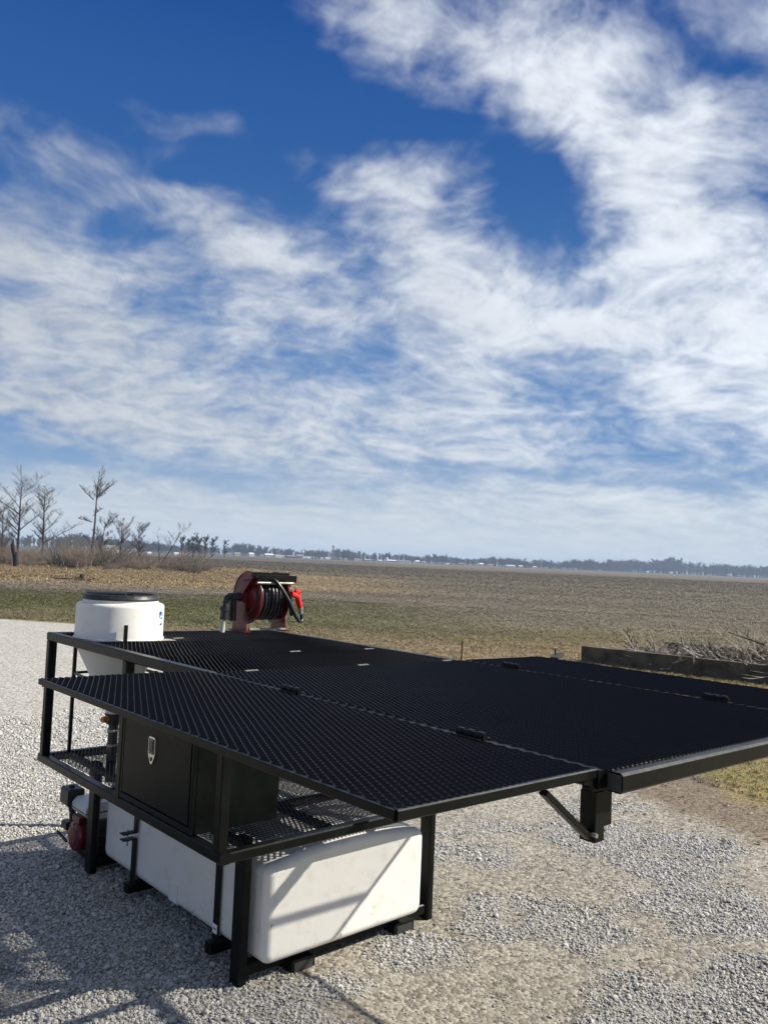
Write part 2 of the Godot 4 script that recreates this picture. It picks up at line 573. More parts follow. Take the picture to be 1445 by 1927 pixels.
func ground_tone(u: float, v: float) -> Color:
	# d: distance out over the field, l: along its rows
	var d := (3.13 - u) * 0.7447 + (v + 1.95) * 0.6674
	var l := (u - 3.13) * 0.6674 + (v + 1.95) * 0.7447
	var big := g1.get_noise_2d(u * 0.05, v * 0.05)
	var mid := g1.get_noise_2d(u * 0.3, v * 0.3)
	var fine := g2.get_noise_2d(u * 1.5, v * 1.5)
	var row := g3.get_noise_2d(l * 0.012, d * 0.10)
	var gold := Color(0.36, 0.28, 0.165)
	var green := Color(0.125, 0.128, 0.048)
	var stub := Color(0.205, 0.185, 0.145)
	var brown := Color(0.152, 0.135, 0.105)
	var grey_b := Color(0.25, 0.215, 0.175)
	var side := clampf((l + 8.0) / 16.0, 0, 1)   # left of the field edge it is rough grass, right of it stubble
	var dd := d * (1.0 + 0.16 * big + 0.09 * mid)
	var rough_g := ramp(dd, [17.0, 20.5, 23.0, 26.0, 32.0, 36.0, 39.0, 45.0, 50.0, 75.0, 110.0, 150.0], [gold, gold * 0.85, green.lerp(gold, 0.45), green, green * 1.05, Color(0.15, 0.14, 0.08), grey_b, grey_b * 0.95, gold, gold * 1.05, brown, brown])
	var stubble := ramp(dd, [16.0, 20.0, 22.5, 25.5, 31.0, 36.0, 48.0, 80.0, 160.0, 330.0, 420.0, 600.0], [gold, gold * 0.92, Color(0.26, 0.215, 0.115), Color(0.215, 0.195, 0.115), Color(0.22, 0.20, 0.15), stub * 1.1, stub, stub * 0.88, brown, brown * 1.1, Color(0.215, 0.18, 0.13), Color(0.20, 0.175, 0.13)])
	var c := rough_g.lerp(stubble, smoothstep(0.0, 1.0, side + 0.35 * mid))
	row = lerpf(row, 1.3 * g3.get_noise_2d(l * 0.003, log(maxf(d, 1.0)) * 9.0), smoothstep(40.0, 90.0, d))
	var mott := 1.0 + 0.30 * fine * smoothstep(120.0, 20.0, d) + 0.34 * row + 0.16 * mid
	c = c * clampf(mott, 0.45, 1.6)
	# grass near the yard, to the right
	var e := v - yard_edge(u) + 0.35 * g2.get_noise_2d(u * 1.1, v * 1.1) + 0.18 * fine
	var near := smoothstep(18.5, 14.0, d)
	if near > 0.0:
		var dirt := Color(0.225, 0.178, 0.125) * (1.0 + 0.25 * fine)
		var turf := Color(0.215, 0.195, 0.055).lerp(Color(0.30, 0.23, 0.10), clampf(0.5 + mid + 0.6 * fine, 0, 1))
		var edge_c := dirt.lerp(turf, smoothstep(0.75, 1.25, e + 0.5 * mid))
		c = c.lerp(edge_c, near * smoothstep(-14.0, -7.0, u))
	if e < 0.5:
		var lo := loose(u, v) if d < 14.0 else 0.6
		var hard := Color(0.36, 0.328, 0.27) * (1.0 + 0.16 * fine + 0.10 * mid)
		var loose_c := Color(0.365, 0.35, 0.315) * (1.0 + 0.12 * fine)
		var yard := hard.lerp(loose_c, lo)
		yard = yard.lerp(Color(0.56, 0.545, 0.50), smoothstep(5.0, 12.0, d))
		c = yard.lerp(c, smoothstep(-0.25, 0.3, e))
	c.a = 1.0
	return c

func make_ground() -> void:
	g1 = noise(61, 1.0, 3)
	g2 = noise(62, 1.0, 4)
	g3 = noise(63, 1.0, 3)
	# the country out to the horizon: rings round the yard
	var verts := PackedVector3Array()
	var cols := PackedColorArray()
	var norms := PackedVector3Array()
	var idx := PackedInt32Array()
	var radii := [0.0]
	var r := 4.0
	while r < 4200.0:
		radii.append(r)
		r *= 1.032 if r < 150.0 else 1.06
	var seg := 300
	for k in radii.size():
		for s in seg:
			var a := TAU * s / seg
			var p: Vector2 = Vector2(cos(a), sin(a)) * radii[k]
			verts.append(Vector3(p.x, -0.006, p.y))
			norms.append(Vector3.UP)
			cols.append(ground_tone(p.y, p.x))
	for k in radii.size() - 1:
		for s in seg:
			var a := k * seg + s
			var b := k * seg + (s + 1) % seg
			idx.append_array([a, a + seg, b, b, a + seg, b + seg])
	structure("field", arrays(verts, norms, cols, idx), M.field)
	# the yard and its edges: finer, uneven
	verts = PackedVector3Array()
	cols = PackedColorArray()
	norms = PackedVector3Array()
	idx = PackedInt32Array()
	var us := []
	var u := 5.0
	while u > -34.0:
		us.append(u)
		u -= 0.07 if u > -4.0 else (0.14 if u > -10.0 else 0.35)
	var vs := []
	var v := -5.0
	while v < 13.0:
		vs.append(v)
		v += 0.07 if v < 6.5 else 0.14
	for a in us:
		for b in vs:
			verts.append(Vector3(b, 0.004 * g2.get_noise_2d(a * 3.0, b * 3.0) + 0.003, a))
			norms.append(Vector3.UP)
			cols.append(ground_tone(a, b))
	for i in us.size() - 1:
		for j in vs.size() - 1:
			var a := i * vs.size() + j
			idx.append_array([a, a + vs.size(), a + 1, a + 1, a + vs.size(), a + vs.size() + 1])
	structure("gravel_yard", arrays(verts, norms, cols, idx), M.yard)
	lay_stones()
	lay_grass()
	lay_leaves()

func lay_leaves() -> void:
	var rng := RandomNumberGenerator.new()
	rng.seed = 19
	var st := mb()
	for q in [[-0.5, -0.25, 0.0, 0.08, 0.5, -0.2], [-0.5, 0.25, 0.0, 0.08, 0.5, 0.2]]:
		t3(st, Vector3(q[0], 0.02, 0), Vector3(0, 0.22, q[1]), Vector3(0.5, 0.05, 0), Vector3.UP, Vector3.UP, Vector3.UP)
	var xf: Array[Transform3D] = []
	var tint := PackedColorArray()
	for i in 2600:
		var u := rng.randf_range(-3.0, 2.0)
		var v := rng.randf_range(1.5, 9.0)
		if yard_edge(u) - v > 0.5 and rng.randf() > 0.05:
			continue
		var s := rng.randf_range(0.02, 0.05)
		xf.append(Transform3D(Basis.from_euler(Vector3(rng.randf_range(-0.5, 0.5), rng.randf() * TAU, rng.randf_range(-0.5, 0.5))).scaled(Vector3(s, s, s)), Vector3(v, 0.012, u)))
		var g := rng.randf_range(0.5, 1.25)
		tint.append(Color(0.34 * g, 0.24 * g, 0.14 * g))
	scatter("leaf_litter", st.commit(), xf, tint, M.grass)

func arrays(v: PackedVector3Array, n: PackedVector3Array, c: PackedColorArray, i: PackedInt32Array) -> ArrayMesh:
	var a := []
	a.resize(Mesh.ARRAY_MAX)
	a[Mesh.ARRAY_VERTEX] = v
	a[Mesh.ARRAY_NORMAL] = n
	if c.size():
		a[Mesh.ARRAY_COLOR] = c
	a[Mesh.ARRAY_INDEX] = i
	var m := ArrayMesh.new()
	m.add_surface_from_arrays(Mesh.PRIMITIVE_TRIANGLES, a)
	return m

func stone_mesh(rng: RandomNumberGenerator) -> ArrayMesh:
	var t := 1.618
	var p := [Vector3(-1, t, 0), Vector3(1, t, 0), Vector3(-1, -t, 0), Vector3(1, -t, 0), Vector3(0, -1, t), Vector3(0, 1, t), Vector3(0, -1, -t), Vector3(0, 1, -t), Vector3(t, 0, -1), Vector3(t, 0, 1), Vector3(-t, 0, -1), Vector3(-t, 0, 1)]
	var f := [0, 11, 5, 0, 5, 1, 0, 1, 7, 0, 7, 10, 0, 10, 11, 1, 5, 9, 5, 11, 4, 11, 10, 2, 10, 7, 6, 7, 1, 8, 3, 9, 4, 3, 4, 2, 3, 2, 6, 3, 6, 8, 3, 8, 9, 4, 9, 5, 2, 4, 11, 6, 2, 10, 8, 6, 7, 9, 8, 1]
	for i in 12:
		p[i] = p[i].normalized() * rng.randf_range(0.72, 1.15)
		p[i].y *= 0.72
	var st := mb()
	for k in range(0, 60, 3):
		var a: Vector3 = p[f[k]]
		var b: Vector3 = p[f[k + 1]]
		var c: Vector3 = p[f[k + 2]]
		var n := (b - a).cross(c - a).normalized()
		if n.dot(a) < 0:
			n = -n
		t3(st, a, b, c, n, n, n)
	return st.commit()

func seen_from_yard(u: float, v: float) -> bool:
	# only the part of the yard that the picture could show, with a good margin at the sides
	var a := atan2(v + 1.95, 3.13 - u) - 41.88 * DEG
	return absf(a) < 36.0 * DEG

func lay_stones() -> void:
	var rng := RandomNumberGenerator.new()
	rng.seed = 77
	for k in 3:
		var xf: Array[Transform3D] = []
		var tint := PackedColorArray()
		for i in 420000:
			var u := rng.randf_range(-7.0, 2.6)
			var v := rng.randf_range(-2.4, 5.0)
			var e := yard_edge(u) - v
			if e < -0.5 or not seen_from_yard(u, v):
				continue
			var far := Vector2(u - 3.13, v + 1.95).length()
			if far < 1.4 or rng.randf() > 6.0 / (far * far) + 0.10:
				continue
			var lo := loose(u, v)
			if rng.randf() > (0.15 + 0.85 * lo) * smoothstep(-0.5, 0.4, e):
				continue
			var s := (0.0024 + 0.0036 * pow(rng.randf(), 1.8)) * (0.7 + 0.55 * lo) * (1.0 + 0.08 * far)
			if rng.randf() < 0.03:
				s *= 1.9
			var bs := Basis.from_euler(Vector3(rng.randf_range(-0.5, 0.5), rng.randf() * TAU, rng.randf_range(-0.5, 0.5))).scaled(Vector3(s, s * 0.9, s * rng.randf_range(0.8, 1.3)))
			xf.append(Transform3D(bs, Vector3(v, s * 0.35 + 0.003, u)))
			var g := rng.randf_range(0.31, 0.49) * (1.0 + 0.12 * smoothstep(4.0, 7.0, far))
			if rng.randf() < 0.10:
				g *= 0.5
			tint.append(Color(g, g * rng.randf_range(0.95, 1.0), g * rng.randf_range(0.84, 0.98)))
		scatter("gravel", stone_mesh(rng), xf, tint, M.stone)

func scatter(called: String, mesh: Mesh, xf: Array[Transform3D], tint: PackedColorArray, m: Material) -> MultiMeshInstance3D:
	var mm := MultiMesh.new()
	mm.transform_format = MultiMesh.TRANSFORM_3D
	mm.use_colors = tint.size() > 0
	mm.mesh = mesh
	mm.instance_count = xf.size()
	for i in xf.size():
		mm.set_instance_transform(i, xf[i])
		if tint.size():
			mm.set_instance_color(i, tint[i])
	var o := MultiMeshInstance3D.new()
	o.name = numbered(called)
	o.multimesh = mm
	o.material_override = m
	add_child(o)
	o.set_meta("kind", "stuff")
	return o

func tuft(rng: RandomNumberGenerator, blades: int, spread: float) -> ArrayMesh:
	var st := mb()
	for i in blades:
		var a := rng.randf() * TAU
		var b := Vector3(cos(a), 0, sin(a)) * rng.randf() * 0.4
		var lean := Vector3(cos(a), 0, sin(a)) * spread * rng.randf_range(0.3, 1.0)
		var h := rng.randf_range(0.5, 1.0)
		var side := Vector3(-sin(a), 0, cos(a)) * 0.035
		var mid := b + lean * 0.4 + Vector3(0, h * 0.6, 0)
		var tip := b + lean + Vector3(0, h * rng.randf_range(0.75, 1.0), 0)
		var n := (Vector3.UP + lean).normalized()
		t3(st, b - side, b + side, mid + side * 0.8, n, n, n)
		t3(st, b - side, mid + side * 0.8, mid - side * 0.8, n, n, n)
		t3(st, mid - side * 0.8, mid + side * 0.8, tip, n, n, n)
	return st.commit()

func lay_grass() -> void:
	var rng := RandomNumberGenerator.new()
	rng.seed = 91
	var hf := Vector2(-0.7447, 0.6674)
	var hr := Vector2(0.6674, 0.7447)
	# winter grass round the yard and along the near side of the field
	for k in 2:
		var xf: Array[Transform3D] = []
		var tint := PackedColorArray()
		for i in 90000:
			var d := 5.5 + 42.0 * pow(rng.randf(), 1.6)
			var l := d * rng.randf_range(-0.52, 0.56)
			var q := Vector2(3.13, -1.95) + hf * d + hr * l
			var e := q.y - yard_edge(q.x)
			if e < 0.15 + 0.9 * float(d < 12.0) or (d < 12.0 and rng.randf() > 0.35):
				continue
			var c := ground_tone(q.x, q.y)
			var s := rng.randf_range(0.035, 0.085) * (0.55 + 0.022 * d)
			if g1.get_noise_2d(q.x * 0.3, q.y * 0.3) > 0.15:
				s *= 1.35
			xf.append(Transform3D(Basis.from_euler(Vector3(0, rng.randf() * TAU, 0)).scaled(Vector3(s * 1.3, s, s * 1.3)), Vector3(q.y, 0.0, q.x)))
			c = c * rng.randf_range(0.82, 1.28)
			c.a = 1.0
			tint.append(c)
		for i in 36000:
			var d := 38.0 + 210.0 * pow(rng.randf(), 2.4)
			var l := d * rng.randf_range(-0.35, 0.56)
			var q := Vector2(3.13, -1.95) + hf * d + hr * l
			var c := ground_tone(q.x, q.y) * rng.randf_range(0.85, 1.3)
			c.a = 1.0
			var s := rng.randf_range(0.05, 0.12) * (0.4 + 0.02 * d)
			xf.append(Transform3D(Basis.from_euler(Vector3(0, rng.randf() * TAU, 0)).scaled(Vector3(s * 1.5, s, s * 1.5)), Vector3(q.y, 0.0, q.x)))
			tint.append(c)
		scatter("grass", tuft(rng, 7, 0.9), xf, tint, M.grass)
	# tall dry grass before the scrub on the left
	var xf2: Array[Transform3D] = []
	var tint2 := PackedColorArray()
	for i in 14000:
		var d := rng.randf_range(44.0, 100.0)
		var l := d * rng.randf_range(-0.52, -0.14) + rng.randf_range(-3.0, 3.0)
		var q := Vector2(3.13, -1.95) + hf * d + hr * l
		var big := g1.get_noise_2d(q.x * 0.05, q.y * 0.05)
		if d < 50.0 + 20.0 * big and rng.randf() > 0.25:
			continue
		var s := rng.randf_range(0.12, 0.30) * (1.0 + 0.8 * smoothstep(70.0, 85.0, d))
		xf2.append(Transform3D(Basis.from_euler(Vector3(0, rng.randf() * TAU, 0)).scaled(Vector3(s * 1.4, s, s * 1.4)), Vector3(q.y, 0.0, q.x)))
		var g := rng.randf_range(0.75, 1.25)
		tint2.append(Color(0.35 * g, 0.27 * g, 0.155 * g))
	scatter("dry_grass", tuft(rng, 9, 0.8), xf2, tint2, M.grass)

# ------------------------------------------------------------------ trees
func limb(trunk: SurfaceTool, twigs: SurfaceTool, p: Vector3, dir: Vector3, length: float, r: float, level: int, rng: RandomNumberGenerator, o: Dictionary) -> void:
	var segs := 4 if level == 0 else 3
	var q := p
	var d := dir
	var st := trunk if level <= 1 else twigs
	for i in segs:
		var wob: float = o.wobble * (0.5 if level == 0 else 1.0)
		d = (d + Vector3(rng.randf_range(-1, 1), rng.randf_range(-0.4, 1) * o.rise, rng.randf_range(-1, 1)) * wob).normalized()
		var nxt := q + d * length / segs
		var r0 := r * (1.0 - 0.75 * float(i) / segs)
		var r1 := r * (1.0 - 0.75 * float(i + 1) / segs)
		rod(st, q, nxt, r0, r1, 7 if level == 0 else (5 if level == 1 else 3), false)
		if level < int(o.levels):
			var kids: int = o.kids[level]
			for k in kids:
				var frac := float(i + rng.randf()) / segs
				if frac < o.bare and level == 0:
					continue
				var side := Vector3(rng.randf_range(-1, 1), 0, rng.randf_range(-1, 1)).normalized()
				var dd := (d * float(o.along) + side * float(o.out) + Vector3(0, o.lift, 0)).normalized()
				var start := q.lerp(nxt, rng.randf())
				limb(trunk, twigs, start, dd, length * rng.randf_range(0.32, 0.62) * (1.0 - 0.45 * frac if level > 0 else float(o.get("base", 0.55)) + 0.25 * frac), maxf(r1 * 0.55, float(o.get("rmin", 0.011))), level + 1, rng, o)
		q = nxt

func tree(called: String, label: String, at: Vector3, h: float, r: float, seed_: int, o: Dictionary, extra := []) -> void:
	var rng := RandomNumberGenerator.new()
	rng.seed = seed_
	var t := thing(called, label, "tree", at, "bare trees standing in the scrub")
	var a := mb()
	var b := mb()
	limb(a, b, at, Vector3(o.lean, 1, o.get("leanz", 0.0)).normalized(), h, r, 0, rng, o)
	for e in extra:
		limb(a, b, at + Vector3(0, h * e[0], 0), Vector3(e[1], e[2], e[3]).normalized(), h * e[4], r * e[5], 1, rng, o)
	part("trunk", a, M.bark, t)
	part("crown", b, M.twig, t)

func make_scrub() -> void:
	var slim := {"wobble": 0.15, "rise": 0.7, "levels": 3, "kids": [4, 4, 3], "bare": 0.35, "along": 0.5, "out": 0.9, "lift": 0.6, "lean": 0.0, "rmin": 0.012}
	var s2 := slim.duplicate()
	s2.bare = 0.25
	s2.kids = [4, 4, 3]
	s2.lift = 0.4
	var tall := slim.duplicate()
	tall.bare = 0.70
	tall.kids = [7, 4, 4]
	tall.lean = 0.02
	tall.wobble = 0.14
	tall.base = 0.3
	var low := slim.duplicate()
	low.bare = 0.15
	low.kids = [5, 4, 3]
	low.lift = 0.5
	var lean := low.duplicate()
	lean.lean = 0.45
	lean.leanz = 0.4
	lean.bare = 0.45
	lean.kids = [3, 3, 2]
	tree("bare_tree", "bare grey tree cut by the left edge above the scrub", Vector3(26.0, 0, -86.0), 5.1, 0.10, 3, low)
	tree("bare_tree", "forked bare tree with a long limb reaching left, behind the charred stump", Vector3(30.7, 0, -95.2), 8.6, 0.17, 8, s2, [[0.62, -0.7, 0.6, -0.3, 0.42, 0.45], [0.4, -0.5, 0.6, -0.6, 0.35, 0.4], [0.42, 0.5, 0.7, 0.5, 0.35, 0.4]])
	tree("bare_tree", "bushy-topped bare tree between the forked tree and the tallest one", Vector3(31.6, 0, -90.3), 7.5, 0.15, 12, s2, [[0.3, 0.7, 0.4, 0.5, 0.5, 0.4], [0.45, 0.6, 0.6, 0.4, 0.42, 0.35]])
	tree("bare_tree", "tallest bare tree, a thin trunk with its crown at the very top", Vector3(36.8, 0, -89.7), 9.8, 0.155, 21, tall, [[0.50, -0.8, 0.2, -0.6, 0.17, 0.3], [0.57, 0.6, 0.7, 0.4, 0.15, 0.3], [0.76, -0.8, 0.75, -0.7, 0.22, 0.35]])
	tree("bare_tree", "low spreading bare tree at the foot of the tallest tree", Vector3(37.5, 0, -88.6), 4.7, 0.10, 33, low, [[0.2, 0.6, 0.7, 0.5, 0.9, 0.6], [0.3, -0.6, 0.7, -0.5, 0.6, 0.5]])
	tree("bare_tree", "slender upright bare tree just right of the tallest tree", Vector3(40.7, 0, -90.3), 5.0, 0.11, 41, slim)
	tree("bare_tree", "round-crowned small bare tree above the reddish scrub", Vector3(40.9, 0, -86.1), 4.0, 0.10, 52, low)
	tree("bare_tree", "bare tree leaning to the right near the end of the scrub", Vector3(45.0, 0, -89.0), 4.7, 0.09, 63, lean, [[0.15, -0.05, 1.0, 0.0, 0.75, 0.5]])
	# charred stump
	var sp := Vector3(22.6, 0, -71.7)
	var t := thing("charred_stump", "black charred stump standing upright in the scrub on the left", "stump", sp)
	var st := mb()
	pipe(st, [sp + Vector3(0.15, 0, 0), sp + Vector3(0.08, 0.8, -0.05), sp + Vector3(-0.12, 1.5, 0.0), sp + Vector3(-0.2, 2.0, 0.05)], 0.17, 8, 4)
	rod(st, sp + Vector3(-0.2, 1.9, 0.05), sp + Vector3(-0.16, 2.5, 0.05), 0.13, 0.02, 7)
	rod(st, sp + Vector3(0.2, 0, 0.1), sp + Vector3(0.12, 1.35, 0), 0.30, 0.13, 8)
	part("stump_wood", st, M.char, t)
	# scrub: four shrubs, copied along the edge of the field
	var rng := RandomNumberGenerator.new()
	rng.seed = 404
	var protos := []
	for k in 4:
		var a := mb()
		var b := mb()
		for i in 46:
			var ang := rng.randf() * TAU
			var out := rng.randf_range(0.1, 0.85)
			var base := Vector3(cos(ang), 0, sin(ang)) * rng.randf() * 0.35
			limb(b, a, base, Vector3(cos(ang) * out, 1.0, sin(ang) * out).normalized(), rng.randf_range(0.7, 1.15), 0.013, 2, rng, {"wobble": 0.2, "rise": 0.5, "levels": 3, "kids": [2, 2, 2], "bare": 0.2, "along": 0.7, "out": 0.7, "lift": 0.3, "rmin": 0.006})
		protos.append(a.commit())
	var dirs := Vector2(-0.7447, 0.6674)
	var side := Vector2(0.6674, 0.7447)
	for i in 70:
		var frac := (i + rng.randf()) / 70.0
		var d := rng.randf_range(74.0, 92.0)
		var l := d * lerpf(-0.50, -0.205, frac)
		var q := Vector2(3.13, -1.95) + dirs * d + side * l
		var o := MeshInstance3D.new()
		o.name = numbered("shrub")
		o.mesh = protos[i % 4]
		var red := rng.randf() < 0.6
		o.material_override = M.scrub if red else M.scrub_grey
		var clump := 0.45 + 0.75 * clampf(0.5 + 1.4 * g2.get_noise_1d(l * 0.45), 0.0, 1.0)
		var s := rng.randf_range(0.7, 2.3) * lerpf(1.35, 1.0, frac) * clump
		o.transform = Transform3D(Basis.from_euler(Vector3(0, rng.randf() * TAU, 0)).scaled(Vector3(s * 1.3, s, s * 1.3)), Vector3(q.y, -0.02, q.x))
		add_child(o)
		if red:
			tag(o, "bare reddish-brown shrub in the scrub below the bare trees", "shrub", "reddish shrubs of the scrub")
		else:
			tag(o, "bare grey-brown shrub in the scrub below the bare trees", "shrub", "grey shrubs of the scrub")
	# the felled log in the dry grass
	t = thing("log", "fallen dark log with an upright stub lying in the dry grass", "log", Vector3(17.8, 0, -46.3))
	st = mb()
	rod(st, Vector3(16.9, 0.09, -47.1), Vector3(18.3, 0.13, -45.9), 0.05, 0.10, 8)
	rod(st, Vector3(17.3, 0.07, -46.9), Vector3(16.6, 0.12, -47.6), 0.04, 0.02, 6)
	part("log_wood", st, M.dead, t)
	st = mb()
	rod(st, Vector3(18.2, 0.0, -46.0), Vector3(18.15, 0.38, -46.05), 0.17, 0.13, 9)
	rod(st, Vector3(18.4, 0.0, -45.8), Vector3(18.75, 0.18, -45.5), 0.07, 0.03, 7)
	part("stub", st, M.bark, t)

# ------------------------------------------------------------------ far country
func out_there(x: float, z: float, k := 1.6) -> Vector3:
	return Vector3(-1.95 + (x + 1.95) * k, 0, 3.13 + (z - 3.13) * k)

func small_tree(seed_: int, round_: float) -> ArrayMesh:
	var rng := RandomNumberGenerator.new()
	rng.seed = seed_
	var a := mb()
	limb(a, a, Vector3.ZERO, Vector3.UP, 0.95, 0.028, 0, rng, {"wobble": 0.08, "rise": 0.7, "levels": 3, "kids": [4, 3, 3], "bare": 0.2, "along": 0.5, "out": 0.8 * round_, "lift": 0.45, "lean": 0.0, "rmin": 0.012})
	return a.commit()

func make_far_country() -> void:
	var protos := []
	for k in 4:
		protos.append(small_tree(500 + k, [0.8, 1.1, 1.3, 0.9][k]))
	var rng := RandomNumberGenerator.new()
	rng.seed = 505
	# the long wood behind the town, as one mass: (x, z, height of the trees there)
	var line := [[60.0, -470.0, 9.0], [152.3, -442.7, 9.5], [182.2, -425.8, 8.5], [250.0, -470.0, 8.0], [311.1, -538.9, 10.0], [381.8, -525.8, 10.0], [460.9, -495.2, 9.5], [549.7, -469.3, 9.5], [675.5, -463.9, 11.0], [802.9, -484.0, 17.0], [845.7, -445.7, 20.0], [914.0, -384.4, 18.0], [1073.2, -308.8, 18.0], [1250.0, -200.0, 18.0]]
	for k in 4:
		var xf: Array[Transform3D] = []
		var tint := PackedColorArray()
		for i in line.size() - 1:
			var a: Array = line[i]
			var b: Array = line[i + 1]
			var n := int(Vector2(b[0] - a[0], b[1] - a[1]).length() * 1.6 / 3.0 * 0.95) + 10
			for j in n:
				var f := rng.randf()
				var p := out_there(lerpf(a[0], b[0], f), lerpf(a[1], b[1], f))
				p += Vector3(0.62, 0, -0.78) * rng.randf_range(0.0, 46.0) + Vector3(0.78, 0, 0.62) * rng.randf_range(-4, 4)
				var lump := 0.80 + 0.55 * g1.get_noise_2d(p.x * 0.012, p.z * 0.012)
				var h := lerpf(a[2], b[2], f) * rng.randf_range(0.7, 1.15) * lump
				var w := h * rng.randf_range(0.9, 1.5)
				xf.append(Transform3D(Basis.from_euler(Vector3(0, rng.randf() * TAU, 0)).scaled(Vector3(w, h, w)), p))
				var g := rng.randf_range(0.7, 1.3)
				tint.append(Color(0.075 * g, 0.068 * g, 0.060 * g) if rng.randf() < 0.72 else Color(0.042 * g, 0.052 * g, 0.034 * g))
		var fm: StandardMaterial3D = M.stone
		scatter("far_wood", protos[k], xf, tint, fm)
	# single trees that stand out on the left
	var c := [[159.5, -295.3], [161.2, -293.8], [162.8, -292.4], [164.7, -290.7], [166.4, -289.1], [168.6, -287.9]]
	for i in c.size():
		far_tree(protos[i % 4], Vector3(c[i][0], 0, c[i][1]), rng.randf_range(6.2, 7.4), "tall dark bare tree in the far clump beyond the end of the scrub", "trees of the far clump")
	far_tree(protos[2], Vector3(209.0, 0, -345.0), 7.0, "round dark tree alone just right of the far clump", "")
	far_tree(protos[0], out_there(563.0, -445.0), 11.0, "dark tree standing above the middle of the far town's right end", "")
	far_tree(protos[1], out_there(830.0, -455.0), 12.0, "dark evergreen-looking tree at the front of the far right wood", "")
	make_town()

func far_tree(m: ArrayMesh, at: Vector3, h: float, label: String, group: String) -> void:
	var o := MeshInstance3D.new()
	o.name = numbered("far_tree")
	o.mesh = m
	o.material_override = M.far_tree
	o.transform = Transform3D(Basis.from_scale(Vector3(h * 1.1, h, h * 1.1)), at)
	add_child(o)
	tag(o, label, "tree", group)

# x, z, width, height, wall colour, roof: 0 grey gable, 1 white gable, 2 low shed
const TOWN := [[321.6, -512.7, 4.2, 2.4, 1, 0, "grey house at the left end of the far town"], [329, -506, 3.3, 2.6, 0, 1, "white gabled house second from the left end of the far town"], [334.4, -501.2, 2.0, 1.6, 0, 0, "tiny white shed left of the long far barn"], [338.6, -497.4, 6.1, 2.5, 1, 1, "far barn with a white roof and dark green front"], [345.0, -493.3, 6.4, 1.8, 0, 2, "long low white building joined on the right of the far barn"], [350.5, -487.2, 6.4, 1.9, 3, 0, "long dark low building right of the far barn"], [366.5, -499.3, 4.0, 2.8, 2, 0, "red brick building in the far town"], [357.2, -480.7, 1.6, 1.4, 0, 1, "white speck of a shed before the far brick building"], [359.4, -478.7, 2.4, 1.5, 0, 1, "small white house just right of the far brick building"], [366.6, -472.3, 2.0, 1.8, 0, 0, "narrow white house left of the paired white houses"], [369.7, -469.5, 2.8, 1.5, 0, 1, "wide white house of the far pair under the mast"], [379.4, -460.8, 2.0, 1.4, 4, 0, "beige house right of the far mast"], [385.4, -455.5, 3.1, 1.8, 0, 0, "white house with grey roof left of the far silo"], [404.5, -465.2, 5.2, 1.5, 1, 2, "grey low shed left of the far silo"], [411.2, -459.1, 2.8, 1.5, 0, 1, "white house beside the foot of the far silo"], [417.7, -453.3, 6.3, 1.9, 1, 1, "grey barn with pale roof right of the far silo"], [424.8, -447, 8.6, 1.9, 0, 0, "longest low white building in the middle of the far town"], [431.8, -440.7, 2.8, 2.3, 0, 1, "tall white house right of the longest far building"], [435.1, -437.8, 2.4, 1.9, 4, 0, "cream house second right of the longest far building"], [470.1, -446.6, 1.7, 1.2, 0, 1, "lone tiny white hut in the gap of the far town"], [478.4, -439.2, 3.7, 2.0, 4, 0, "tan house right of the gap in the far town"], [489.9, -428.9, 3.0, 2.5, 0, 1, "steep white gabled house before the right trees of the town"], [518.4, -443.7, 3.0, 2.1, 0, 0, "white cottage with grey roof near the town's right end"], [546, -445.8, 7.4, 2.0, 0, 1, "row of joined white buildings at the town's right end"], [553.3, -441, 2.7, 2.1, 0, 1, "white house touching the joined row at the town's right end"], [577, -444.8, 2.9, 1.9, 0, 1, "last bright white house right of the dark tall tree"], [620.7, -445.9, 2.9, 1.8, 1, 0, "pale grey house alone before the far wood"], [767.1, -449, 2.2, 2.0, 0, 1, "white hut before the tall right wood"], [812.6, -448.4, 2.3, 2.1, 0, 1, "second white hut before the tall right wood, next to the evergreen"], [191.4, -387.6, 1.9, 1.1, 0, 1, "white trailer far behind the leaning tree"], [206.4, -387.6, 2.0, 1.4, 0, 1, "larger white trailer behind the far clump"], [208.6, -385.6, 1.4, 1.1, 0, 1, "small white trailer right of the larger one behind the clump"], [210.6, -383.8, 1.3, 1.3, 4, 0, "beige trailer at the right end of the row behind the clump"]]

